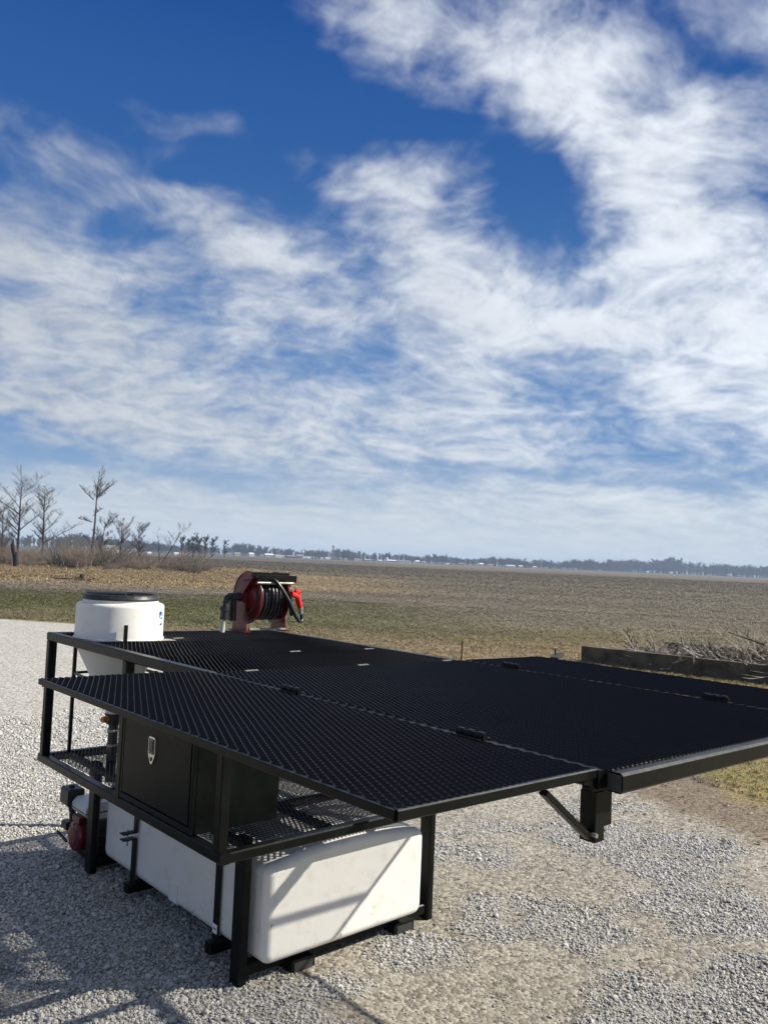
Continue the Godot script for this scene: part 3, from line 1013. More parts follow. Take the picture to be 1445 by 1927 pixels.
func make_town() -> void:
	for h in TOWN:
		var at := out_there(h[0], h[1], 1.6 if h[0] > 300.0 else 1.0)
		var k := 1.6 if h[0] > 300.0 else 1.0
		house(at, h[2] * k, h[3] * k, int(h[4]), int(h[5]), h[6])
	house(Vector3(125.9, 0, -285.2), 5.6, 3.2, 4, 0, "pale farmhouse showing between the tallest tree and the slender one")
	# mast and silo
	var at := out_there(398.5, -500.0)
	var t := thing("water_tower", "thin dark tower rising above the trees of the far town", "tower", at)
	var st := mb()
	for s in [-1, 1]:
		for q in [-1, 1]:
			rod(st, at + Vector3(s * 1.5, 0, q * 1.5), at + Vector3(s * 0.5, 15.5, q * 0.5), 0.22, 0.16, 5)
	part("tower_legs", st, M.roof_grey, t)
	st = mb()
	lathe(st, at, Vector3.UP, [Vector2(0.2, 14.6), Vector2(1.4, 15.2), Vector2(1.4, 16.8), Vector2(0.1, 18.2)], 10)
	part("tower_tank", st, M.roof_grey, t)
	at = out_there(414.8, -456.0)
	t = thing("silo", "white silo, the tallest white thing in the far town", "silo", at)
	st = mb()
	lathe(st, at, Vector3.UP, [Vector2(1.3, 0), Vector2(1.3, 5.0)], 14)
	part("silo_wall", st, M.wall0, t)
	st = mb()
	lathe(st, at, Vector3.UP, [Vector2(1.4, 5.0), Vector2(0.1, 6.0)], 14)
	part("silo_roof", st, M.roof_white, t)

func house(at: Vector3, w: float, h: float, wall: int, roof: int, label: String) -> void:
	var t := thing("far_house", label, "house", at, "buildings of the far town")
	var away := Vector3(at.x + 1.95, 0, at.z - 3.13).normalized().rotated(Vector3.UP, 0.25)
	var side := Vector3(-away.z, 0, away.x)
	var dp := clampf(w, 2.0, 7.0)
	var eave := h * (0.62 if roof < 2 else 0.85)
	var st := mb()
	bar(st, at + Vector3(0, eave / 2, 0), at + away * dp + Vector3(0, eave / 2, 0), w, eave, Vector3.UP, 0.01)
	part("wall", st, M["wall%d" % wall], t)
	st = mb()
	var e := 0.25
	var a := at - side * (w / 2 + e) - away * e
	var b := at + side * (w / 2 + e) - away * e
	var b2 := b + away * (dp + 2 * e)
	var a2 := a + away * (dp + 2 * e)
	var y0 := Vector3(0, eave, 0)
	var y1 := Vector3(0, h, 0)
	var ra := (a + a2) / 2 + y1
	var rb := (b + b2) / 2 + y1
	face(st, [a + y0, b + y0, rb, ra], (Vector3.UP - away * 0.6).normalized())
	face(st, [a2 + y0, b2 + y0, rb, ra], (Vector3.UP + away * 0.6).normalized())
	face(st, [a + y0, a2 + y0, ra], -side)
	face(st, [b + y0, b2 + y0, rb], side)
	face(st, [a + y0, b + y0, b2 + y0, a2 + y0], Vector3.DOWN)
	part("roof", st, M.roof_white if roof > 0 else M.roof_grey, t)
	if w > 3.6:
		for k in 3:
			st = mb()
			var p := at + side * w * (-0.3 + 0.3 * k) - away * 0.04 + Vector3(0, eave * 0.5, 0)
			bar(st, p - side * w * 0.06, p + side * w * 0.06, 0.06, eave * 0.4, Vector3.UP, 0.005)
			part("window", st, M.glass_dark, t)

# ------------------------------------------------------------------ concrete bunker with brush
func heap_height(f: float, g: float) -> float:
	return 0.04 + (0.20 + 0.42 * smoothstep(0.1, 0.75, f)) * pow(maxf(sin(PI * clampf(g * 0.96 + 0.04, 0, 1)), 0.0), 0.7) * (0.85 + 0.3 * g2.get_noise_2d(f * 9.0, g * 4.0))

func make_planter_and_brush() -> void:
	var p0 := Vector3(13.5, 0, -7.45)
	var p1 := Vector3(14.75, 0, 0.6)
	var dir := (p1 - p0).normalized()
	var nrm := Vector3(dir.z, 0, -dir.x)   # away from the skid
	if nrm.x < 0:
		nrm = -nrm
	var t := thing("concrete_wall", "low weathered concrete wall of the bunker, on the side nearest the skid", "wall", p0)
	var st := mb()
	var rng := RandomNumberGenerator.new()
	rng.seed = 7
	var n := 10
	for i in n:
		var a := p0.lerp(p1, float(i) / n)
		var b := p0.lerp(p1, float(i + 1) / n)
		var h := 0.34 + rng.randf_range(-0.008, 0.008)
		bar(st, a + Vector3(0, h / 2 - 0.03, 0), b + Vector3(0, h / 2 - 0.03, 0) - dir * 0.004, 0.16, h + 0.06, Vector3.UP, 0.012)
	part("wall_face", st, M.concrete, t)
	var q0 := p0 + nrm * 2.9 + dir * 0.7
	var q1 := q0 + dir * 6.8
	t = thing("concrete_wall", "low concrete wall on the far side of the brush heap", "wall", q0)
	st = mb()
	bar(st, q0 + Vector3(0, 0.16, 0), q1 + Vector3(0, 0.16, 0), 0.16, 0.40, Vector3.UP, 0.012)
	part("wall_face", st, M.concrete, t)
	# the heap: a mound of dark litter and thin sticks, and the larger branches one by one
	st = mb()
	for i in 5200:
		var f := pow(rng.randf(), 0.8)
		var g := rng.randf()
		var p := p0 + dir * (0.5 + f * 7.4) + nrm * (0.1 + g * 2.65) + Vector3(0, heap_height(f, g) + rng.randf_range(-0.05, 0.09), 0)
		var d := Vector3(rng.randf_range(-1, 1), rng.randf_range(-0.4, 0.55), rng.randf_range(-1, 1)).normalized()
		var l := rng.randf_range(0.08, 0.42)
		rod(st, p - d * l, p + d * l, rng.randf_range(0.006, 0.017), 0.004, 4, false)
	structure("brush_litter", st, M.dead, "stuff")
	st = mb()
	for i in 620:
		var f := pow(rng.randf(), 0.7)
		var g := rng.randf()
		var p := p0 + dir * (0.6 + f * 7.2) + nrm * (0.0 + g * 2.5) + Vector3(0, heap_height(f, g) + rng.randf_range(0.0, 0.08), 0)
		var d := Vector3(rng.randf_range(-1, 1), rng.randf_range(-0.3, 0.35 + 0.45 * f), rng.randf_range(-1, 1)).normalized()
		limb(st, st, p - d * 0.2, d, rng.randf_range(0.35, 1.1), rng.randf_range(0.009, 0.018), 2, rng, {"wobble": 0.16, "rise": 0.3, "levels": 3, "kids": [1, 1, 1], "bare": 0.0, "along": 0.9, "out": 0.6, "lift": 0.2, "rmin": 0.006})
	structure("brush_sticks", st, M.pale, "stuff")
	st = mb()
	var nf := 60
	var ng := 22
	for i in nf:
		for j in ng:
			var q := []
			for c in [[0, 0], [1, 0], [1, 1], [0, 1]]:
				var f := float(i + c[0]) / nf
				var g := float(j + c[1]) / ng
				q.append(p0 + dir * (0.4 + f * 7.5) + nrm * (0.09 + g * 2.7) + Vector3(0, heap_height(f, g) - 0.05 + 0.08 * g2.get_noise_2d(f * 60.0, g * 22.0), 0))
			face(st, q, (q[1] - q[0]).cross(q[2] - q[0]).normalized() * (1.0 if (q[1] - q[0]).cross(q[2] - q[0]).y > 0 else -1.0))
	structure("leaf_mould", st, M.mould, "stuff")
	var names := ["long pale forked branch reaching up to the right over the brush heap", "thick grey branch lying across the middle of the brush heap", "bent bleached branch hanging over the near concrete wall", "thin branch standing upright from the brush heap", "crooked branch at the left end of the brush heap", "branch pointing at the skid from under the heap", "arched brown branch near the right of the heap", "twiggy branch sprawling on the far side of the heap", "short split log with pale cut ends on the heap's left part", "slim branch leaning on the far concrete wall", "dark knotted branch low in the heap", "grey branch ending in a fan of twigs at the frame's right edge"]
	var spots := [[3.6, 0.9, 0.45, 0.9, 0.34, 0.3, 2.6, 0.040, 1], [4.2, 1.2, 0.40, -0.9, 0.25, 0.2, 1.6, 0.045, 0], [5.8, 0.05, 0.50, 0.15, -0.75, -0.5, 0.55, 0.030, 1], [5.4, 1.3, 0.4, 0.05, 1.0, 0.1, 0.75, 0.016, 1], [0.9, 0.7, 0.25, -0.4, 0.8, 0.3, 0.55, 0.020, 0], [4.4, -0.25, 0.14, 0.7, -0.1, -0.6, 0.8, 0.018, 1], [6.3, 0.8, 0.55, 0.6, 0.5, 0.4, 1.4, 0.020, 0], [4.9, 1.9, 0.5, -0.3, 0.6, 0.5, 1.2, 0.018, 0], [2.0, 0.9, 0.32, 0.8, 0.15, 0.3, 0.5, 0.055, 1], [2.8, 2.2, 0.3, 0.5, 0.4, 0.5, 0.9, 0.02, 0], [3.4, 0.6, 0.3, -0.8, 0.1, 0.4, 0.9, 0.028, 0], [6.8, 1.0, 0.55, -0.3, 0.75, -0.1, 1.1, 0.02, 1]]
	for i in names.size():
		var s: Array = spots[i]
		var at: Vector3 = p0 + dir * s[0] + nrm * s[1] + Vector3(0, s[2], 0)
		var d: Vector3 = (dir * s[3] + Vector3.UP * s[4] + nrm * s[5]).normalized()
		var a := mb()
		rng.seed = 900 + i
		limb(a, a, at, d, s[6], s[7], 1, rng, {"wobble": 0.13, "rise": 0.3, "levels": 3, "kids": [0, 1 if s[7] > 0.04 else 2, 2], "bare": 0.1, "along": 0.8, "out": 0.6, "lift": 0.2})
		var o := thing("branch", names[i], "branch", at, "branches of the brush heap")
		part("branch_wood", a, M.pale if s[8] == 1 else M.dead, o)

func make_yard_bits() -> void:
	var at := Vector3(11.0, 0, -8.7)
	var t := thing("stake", "thin rusty steel stake upright in the tan grass", "stake", at)
	var st := mb()
	rod(st, at, at + Vector3(0.01, 0.40, 0.0), 0.018, 0.018, 6)
	part("shaft", st, M.rust, t)
	at = Vector3(13.3, 0, -8.0)
	t = thing("plank", "dark plank lying on the bare ground left of the concrete wall", "plank", at)
	st = mb()
	bar(st, at + Vector3(-0.35, 0.04, 0.2), at + Vector3(0.5, 0.05, -0.25), 0.16, 0.07)
	part("board", st, M.char, t)
	st = mb()
	rod(st, at + Vector3(0.1, 0.06, -0.1), at + Vector3(0.1, 0.2, -0.1), 0.02, 0.02, 6)
	part("peg", st, M.char, t)

# ------------------------------------------------------------------ the skid
# expanded metal: strands run both ways along the long diagonal of the diamonds, each a thin leaf that leans to one side
func grating(u0: float, u1: float, v0: float, v1: float, lvl: float, tilt: float, lean: float, w := 0.0066, swd := 0.0235, lwd := 0.0508) -> ArrayMesh:
	var verts := PackedVector3Array()
	var norms := PackedVector3Array()
	var idx := PackedInt32Array()
	var ni := int((u1 - u0) / (lwd / 2))
	var nj := int((v1 - v0) / (swd / 2))
	var du := (u1 - u0) / ni
	var dv := (v1 - v0) / nj
	var th := 0.0017
	var cross := Vector3(cos(lean), sin(lean), 0) * w / 2      # x = across, y = up
	var thick := Vector3(-sin(lean), cos(lean), 0) * th / 2
	var n_up := Vector3(-sin(lean), cos(lean), 0)
	var n_side := Vector3(cos(lean), sin(lean), 0)
	var corner := [cross + thick, -cross + thick, -cross - thick, cross - thick]
	var faces_n := [n_up, -n_side, -n_up, n_side]
	for i in ni:
		for j in range(0, nj + 1):
			if (i + j) % 2:
				continue
			for s in [-1, 1]:
				var j2: int = j + s
				if j2 < 0 or j2 > nj:
					continue
				var va := v0 + j * dv
				var vb := v0 + j2 * dv
				var a := Vector3(va, lvl + tilt * va + sag(u0 + i * du, va), u0 + i * du)
				var b := Vector3(vb, lvl + tilt * vb + sag(u0 + (i + 1) * du, vb), u0 + (i + 1) * du)
				var d := (b - a).normalized()
				a -= d * 0.0008
				b += d * 0.0008
				for k in 4:
					var c0: Vector3 = corner[k]
					var c1: Vector3 = corner[(k + 1) % 4]
					var n: Vector3 = faces_n[k]
					n = (n - d * n.dot(d)).normalized()
					var first := verts.size()
					verts.append(a + c0)
					verts.append(a + c1)
					verts.append(b + c1)
					verts.append(b + c0)
					for q in 4:
						norms.append(n)
					if (c1 - c0).cross(d).dot(n) > 0:
						idx.append_array([first, first + 2, first + 1, first, first + 3, first + 2])
					else:
						idx.append_array([first, first + 1, first + 2, first, first + 2, first + 3])
	return arrays(verts, norms, PackedColorArray(), idx)

func sag(u: float, v: float) -> float:
	return 0.0028 * g1.get_noise_2d(u * 1.3, v * 1.7)

func mesh_panel(called: String, parent: Node3D, m: ArrayMesh) -> void:
	var o := part(called, m, M.mesh, parent)
	o.set_meta("kind", "stuff")

func tube(called: String, parent: Node3D, a: Vector3, b: Vector3, w := 0.05, h := 0.05, c := 0.006) -> MeshInstance3D:
	var st := mb()
	bar(st, a, b, w, h, Vector3.UP, c)
	return part(called, st, M.black, parent)

func make_skid() -> void:
	var o := thing("skid_platform", "black steel skid with folding expanded-metal wings, parked on the gravel", "platform", V(-1.0, 0.9, 0))
	var r := 0.025
	var WD := 1.667
	var WR := 2.345
	var US := -0.14
	# deck rails
	tube("deck_rail", o, D(-2.105, r, -r), D(1.86, r, -r))
	tube("deck_rail", o, D(-2.105, WD - r, -r), D(1.86, WD - r, -r))
	tube("deck_rail", o, D(-2.08, 2 * r, -r), D(-2.08, WD - 2 * r, -r))
	tube("front_rail", o, D(1.888, 0.034, -0.028), D(1.888, WD - 0.01, -0.028), 0.05, 0.054, 0.007)
	for u in [-1.45, -0.76, US + 0.01, 0.88, 1.40]:
		tube("cross_member", o, D(u, 2 * r, -r - 0.006), D(u, WD - 2 * r, -r - 0.006), 0.04, 0.038)
	# deck grating: rear part round the hopper, then forward
	mesh_panel("deck_grating", o, grating(-2.055, -1.99, 0.05, WD - 0.05, HD - 0.002, TILT, -0.62, 0.0100))
	mesh_panel("deck_grating", o, grating(-1.99, -1.48, 0.57, WD - 0.05, HD - 0.002, TILT, -0.62, 0.0100))
	mesh_panel("deck_grating", o, grating(-1.48, -0.765, 0.05, WD - 0.05, HD - 0.002, TILT, -0.62, 0.0100))
	mesh_panel("deck_grating", o, grating(-0.755, US - 0.005, 0.05, WD - 0.05, HD - 0.002, TILT, -0.62, 0.0100))
	mesh_panel("front_grating", o, grating(US, 1.874, 0.03, WD - 0.03, HD + 0.0016, TILT, 0.82))
	# worn bright tabs at the seams
	for s in [[-0.747, 0.90], [-0.758, 1.468], [-0.118, 0.20], [-0.128, 0.88], [-0.140, 1.515], [-1.555, 0.60]]:
		var st := mb()
		box(st, D(s[0] - 0.006, s[1] - 0.035, 0.004), D(s[0] + 0.006, s[1] + 0.035, 0.010), 0.002)
		part("seam_tab", st, M.zinc, o)
	# wings: flat-bar frame, grating, hinges
	for side in [-1, 1]:
		var st := mb()
		var vi := -0.004 if side < 0 else WD + 0.004
		var vo := -0.725 if side < 0 else WR
		var lo := minf(vi, vo)
		var hi := maxf(vi, vo)
		var ub := -0.195 if side < 0 else US
		var uf := 1.85
		bar(st, D(ub, vo, -0.008), D(uf, vo, -0.008), 0.012, 0.022, Vector3.UP, 0.002)
		bar(st, D(uf, lo, -0.008), D(uf, hi, -0.008), 0.014, 0.026, Vector3.UP, 0.003)
		bar(st, D(ub + 0.03, lo, -0.016), D(ub + 0.03, hi, -0.016), 0.012, 0.020, Vector3.UP, 0.002)
		bar(st, D(ub, vi, -0.010), D(uf, vi, -0.010), 0.008, 0.022, Vector3.UP, 0.002)
		for u in [0.88]:
			bar(st, D(u, lo, -0.016), D(u, hi, -0.016), 0.025, 0.02, Vector3.UP, 0.002)
		var wing := part("wing_frame", st, M.black, o)
		mesh_panel("wing_grating", wing, grating(ub, uf, lo + 0.003, hi - 0.003, HD + 0.0035, TILT, 0.82))
		var hu := [0.47, 1.41] if side < 0 else [0.20, 1.36]
		for u in hu:
			st = mb()
			var hv := 0.0 if side < 0 else WD
			rod(st, D(u - 0.055, hv, 0.014), D(u + 0.055, hv, 0.014), 0.011, 0.011, 10)
			for k in 3:
				rod(st, D(u - 0.055 + k * 0.04, hv, 0.014), D(u - 0.03 + k * 0.04, hv, 0.014), 0.0145, 0.0145, 10)
			box(st, D(u - 0.05, hv - 0.03, 0.006), D(u + 0.05, hv + 0.03, 0.011), 0.001)
			part("hinge", st, M.black, o)
	# rear and mid posts, shelf
	for p in [[-2.08, r], [-1.005, r], [-0.025, r], [-2.08, WD - r - 0.06], [-1.005, WD - r - 0.06], [-0.025, WD - r - 0.06]]:
		tube("post", o, V(p[0], p[1], HS - 0.002), D(p[0], p[1], -0.05))
	var SW := 1.60
	tube("shelf_rail", o, V(-2.13, r, HS - r), V(0.022, r, HS - r), 0.05, 0.049)
	tube("shelf_rail", o, V(-2.105, SW - r, HS - r), V(0.022, SW - r, HS - r), 0.05, 0.049)
	tube("shelf_rail", o, V(-0.003, 0.05, HS - r - 0.001), V(-0.003, SW - 0.05, HS - r - 0.001), 0.05, 0.047)
	tube("shelf_rail", o, V(-2.105, 0.05, HS - r - 0.001), V(-2.105, SW - 0.05, HS - r - 0.001), 0.05, 0.047)
	for u in [-0.5, -1.2]:
		tube("shelf_bearer", o, V(u, 0.05, HS - 0.032), V(u, SW - 0.05, HS - 0.032), 0.04, 0.04)
	for v in [0.20, 0.66, 1.1]:
		tube("shelf_bearer", o, V(-2.08, v, HS - 0.034), V(-0.03, v, HS - 0.034), 0.035, 0.036)
	mesh_panel("shelf_grating", o, grating(-2.08, -0.03, 0.05, SW - 0.05, HS + 0.001, 0.0, -0.75))
	# thin stand round the hopper's cone
	var st := mb()
	for p in [[-2.07, 0.17], [-2.07, 0.62], [-1.42, 0.62]]:
		bar(st, V(p[0], p[1], HS), D(p[0], p[1], -0.05), 0.02, 0.02, Vector3.UP, 0.002)
	bar(st, V(-2.07, 0.17, 1.212), V(-2.07, 0.62, 1.212), 0.012, 0.016, Vector3.UP, 0.002)
	bar(st, V(-2.07, 0.17, 1.212), V(-1.42, 0.10, 1.212), 0.012, 0.016, Vector3.UP, 0.002)
	bar(st, V(-2.07, 0.62, 1.212), V(-1.42, 0.62, 1.212), 0.012, 0.016, Vector3.UP, 0.002)
	part("hopper_stand", st, M.black, o)
	# tab that holds the hopper at the deck
	st = mb()
	box(st, D(-1.476, 0.205, -0.01), D(-1.470, 0.228, 0.095), 0.001)
	part("hold_down_tab", st, M.black, o)
	# legs
	for p in [[-0.238, 0.291], [-0.238, 1.516], [-1.92, 0.291], [-1.92, 1.516]]:
		tube("leg", o, V(p[0], p[1], 0.008), V(p[0], p[1], HS - 0.05), 0.046, 0.088, 0.008)
	# base frame: cross tubes on two fork tubes
	for u in [-0.238, -0.515, -1.43, -1.92]:
		tube("base_tube", o, V(u, 0.316 if (u > -0.3 or u < -1.9) else 0.292, 0.064), V(u, 1.493, 0.064), 0.06, 0.056, 0.006)
	for v in [0.615, 1.29]:
		tube("fork_pocket", o, V(-2.02, v, 0.021), V(-0.165, v, 0.021), 0.14, 0.07, 0.006)
		st = mb()
		box(st, V(-0.1665, v - 0.055, 0.0), V(-0.1605, v + 0.055, 0.045), 0.001)
		part("fork_opening", st, M.ink, o)
	for v in [0.291, 1.516]:
		tube("foot", o, V(-0.20, v, 0.006), V(-0.276, v, 0.006), 0.05, 0.012, 0.002)
	# straps down the tank's near side
	for k in 2:
		var u: float = [-1.43, -0.515][k]
		st = mb()
		var v := 0.331
		if k == 0:
			bar(st, V(u, v, HS - 0.05), V(u, v, 0.375), 0.006, 0.045, Vector3(0, 0, 1), 0.001)
			bar(st, V(u - 0.008, v, 0.335), V(u - 0.008, v, 0.09), 0.006, 0.05, Vector3(0, 0, 1), 0.001)
		else:
			bar(st, V(u, v, HS - 0.05), V(u, v, 0.09), 0.006, 0.05, Vector3(0, 0, 1), 0.001)
		var strap := part("tank_strap", st, M.black, o)
		if k == 0:
			st = mb()
			box(st, V(u - 0.028, v - 0.085, 0.370), V(u + 0.022, v + 0.003, 0.376), 0.001)
			box(st, V(u - 0.033, v - 0.08, 0.334), V(u + 0.017, v + 0.003, 0.340), 0.001)
			part("clamp_ear", st, M.black, strap)
			st = mb()
			rod(st, V(u - 0.005, v - 0.045, 0.30), V(u - 0.005, v - 0.045, 0.392), 0.005, 0.005, 8)
			rod(st, V(u - 0.005, v - 0.045, 0.326), V(u - 0.005, v - 0.045, 0.334), 0.010, 0.010, 6)
			part("bolt", st, M.zinc, strap)
		else:
			st = mb()
			box(st, V(u - 0.02, v - 0.0065, 0.125), V(u + 0.02, v - 0.0045, 0.17), 0.0005)
			part("strap_label", st, M.paper, strap)
			st = mb()
			box(st, V(u - 0.015, v - 0.0075, 0.145), V(u + 0.015, v - 0.0068, 0.151), 0.0002)
			part("strap_print", st, M.ink, strap)
	# front bracket that holds the wing up
	st = mb()
	bar(st, V(1.829, 0.042, HD - 0.05), V(1.829, 0.042, 1.312), 0.084, 0.044, Vector3(0, 0, 1), 0.003)
	var sleeve := part("wing_bracket", st, M.black, o)
	st = mb()
	bar(st, V(1.830, 0.021, HD - 0.06), V(1.830, 0.021, 1.277), 0.046, 0.050, Vector3(0, 0, 1), 0.003)
	part("bracket_post", st, M.black, sleeve)
	st = mb()
	bar(st, V(1.835, -0.008, 1.292), V(1.842, -0.212, HD - 0.028), 0.016, 0.024, Vector3(0, 0, 1), 0.002)
	part("brace", st, M.black, sleeve)
	st = mb()
	rod(st, V(1.845, -0.002, 1.298), V(1.862, -0.002, 1.298), 0.006, 0.006, 8)
	part("brace_bolt", st, M.zinc, sleeve)
	st = mb()
	var gp := [Vector2(0, 0), Vector2(0, -0.055)]
	for k in 7:
		var a := PI / 2 * k / 6.0
		gp.append(Vector2(-0.05 + 0.05 * cos(a) - 0.0, -0.055 + 0.038 * sin(a)))
	gp.append(Vector2(-0.05, 0))
	plate(st, V(1.848, 0.0, HD - 0.016), Vector3(1, 0, 0), Vector3.UP, gp, 0.006)
	part("gusset", st, M.black, sleeve)
	# open end of the front rail
	st = mb()
	box(st, D(1.867, 0.032, -0.051), D(1.909, 0.0335, -0.006), 0.0005)
	part("rail_opening", st, M.ink, o)

# ------------------------------------------------------------------ tank
func make_tank() -> void:
	var t := thing("water_tank", "long white plastic tank strapped low in the skid, scuffed near the bottom", "tank", V(-1.0, 0.86, 0.1))
	var u0 := -1.877
	var u1 := -0.112
	var v0 := 0.344
	var v1 := 1.37
	var h0 := 0.10
	# rounded outline of each cross-section, swept along the length with rounded ends
	var st := mb()
	var rings := []
	var rc := 0.045
	for k in 7:
		var a := PI / 2 * k / 6.0
		rings.append([u1 - rc * (1.0 - sin(a)), rc * (1.0 - cos(a))])
	rings.reverse()
	var back := []
	for k in 7:
		var a := PI / 2 * k / 6.0
		back.append([u0 + rc * (1.0 - sin(a)), rc * (1.0 - cos(a))])
	# rings from the front end to the back end: (u, inset)
	var seq := []
	for k in range(rings.size()):
		seq.append([u1 - rc + rc * cos(PI / 2 * k / 6.0), rc * (1.0 - sin(PI / 2 * k / 6.0))])
	for k in range(6, -1, -1):
		seq.append([u0 + rc - rc * cos(PI / 2 * k / 6.0), rc * (1.0 - sin(PI / 2 * k / 6.0))])
	var outline := func(u: float, inset: float) -> Array:
		var q := []
		var cr := 0.055
		var vm := (v0 + v1) / 2
		var hw := (v1 - v0) / 2
		var top := func(v: float) -> float: return 0.548 + 0.062 * (1.0 - pow((v - vm) / hw, 2.0))
		for c in 4:
			var cv: float = [v0 + cr, v1 - cr, v1 - cr, v0 + cr][c]
			var base: float = h0 + cr if c < 2 else top.call(cv) - cr
			for k in 7:
				var a: float = PI + PI / 2 * c + PI / 2 * k / 6.0
				var rr := cr - inset
				q.append(Vector3(cv + cos(a) * rr, base + sin(a) * rr, u))
			if c == 2:
				for k in range(1, 12):
					var v := lerpf(v1 - cr, v0 + cr, k / 12.0)
					q.append(Vector3(v, top.call(v) - inset, u))
		return q
	var loops := []
	for s in seq:
		loops.append(outline.call(s[0], s[1]))
	var np: int = loops[0].size()
	var normal_of := func(i: int, k: int) -> Vector3:
		var a: Vector3 = loops[i][(k + 1) % np] - loops[i][(k - 1 + np) % np]
		var n2 := Vector3(a.y, -a.x, 0).normalized()
		var m := 0.0
		if i <= 6:
			m = 1.0 - i / 6.0
			return (n2 * sin(PI / 2 * (1.0 - m)) + Vector3(0, 0, 1) * cos(PI / 2 * (1.0 - m))).normalized()
		m = (i - 7) / 6.0
		return (n2 * cos(PI / 2 * m) - Vector3(0, 0, 1) * sin(PI / 2 * m)).normalized()
	for i in loops.size() - 1:
		for k in np:
			var k2 := (k + 1) % np
			var a: Vector3 = loops[i][k]
			var b: Vector3 = loops[i][k2]
			var c: Vector3 = loops[i + 1][k2]
			var d: Vector3 = loops[i + 1][k]
			var na: Vector3 = normal_of.call(i, k)
			var nb: Vector3 = normal_of.call(i, k2)
			var nc: Vector3 = normal_of.call(i + 1, k2)
			var nd: Vector3 = normal_of.call(i + 1, k)
			t3(st, a, b, c, na, nb, nc)
			t3(st, a, c, d, na, nc, nd)
	for e in [0, loops.size() - 1]:
		var mid := Vector3(0.857, 0.34, loops[e][0].z)
		var n := Vector3(0, 0, 1.0 if e == 0 else -1.0)
		for k in np:
			t3(st, mid, loops[e][k], loops[e][(k + 1) % np], n, n, n)
	part("tank_body", st, M.poly, t)
	# moulded foot recess and lettering pad low on the near side
	st = mb()
	for s in [[-1.02, 0.12, -0.93, 0.22]]:
		box(st, V(s[0], v0 - 0.004, s[1]), V(s[2], v0 + 0.02, s[3]), 0.004)
	part("moulded_pad", st, M.poly, t)
	# scuffs
	st = mb()
	var rng := RandomNumberGenerator.new()
	rng.seed = 3
	for i in 16:
		var u := rng.randf_range(-0.95, -0.45)
		var h := 0.13 + (u + 1.0) * 0.06 + rng.randf_range(-0.02, 0.05)
		var l := rng.randf_range(0.004, 0.02)
		box(st, V(u, v0 - 0.0012, h), V(u + l, v0 + 0.003, h + rng.randf_range(0.0012, 0.003)), 0.0003)
	for i in 9:
		var v := rng.randf_range(0.5, 1.3)
		var h := rng.randf_range(0.12, 0.30)
		var l := rng.randf_range(0.004, 0.016)
		bar(st, V(u1 + 0.0003, v, h), V(u1 + 0.0003, v + l, h + rng.randf_range(-0.004, 0.012)), 0.0012, 0.0016, Vector3.UP, 0.0003)
	bar(st, V(u1 + 0.0003, 0.80, 0.115), V(u1 + 0.0003, 0.80, 0.145), 0.003, 0.0014, Vector3(0, 0, 1), 0.0003)
	box(st, V(u1 - 0.001, 0.378, 0.281), V(u1 + 0.001, 0.383, 0.291), 0.0003)
	part("scuff_marks", st, M.scuff, t)

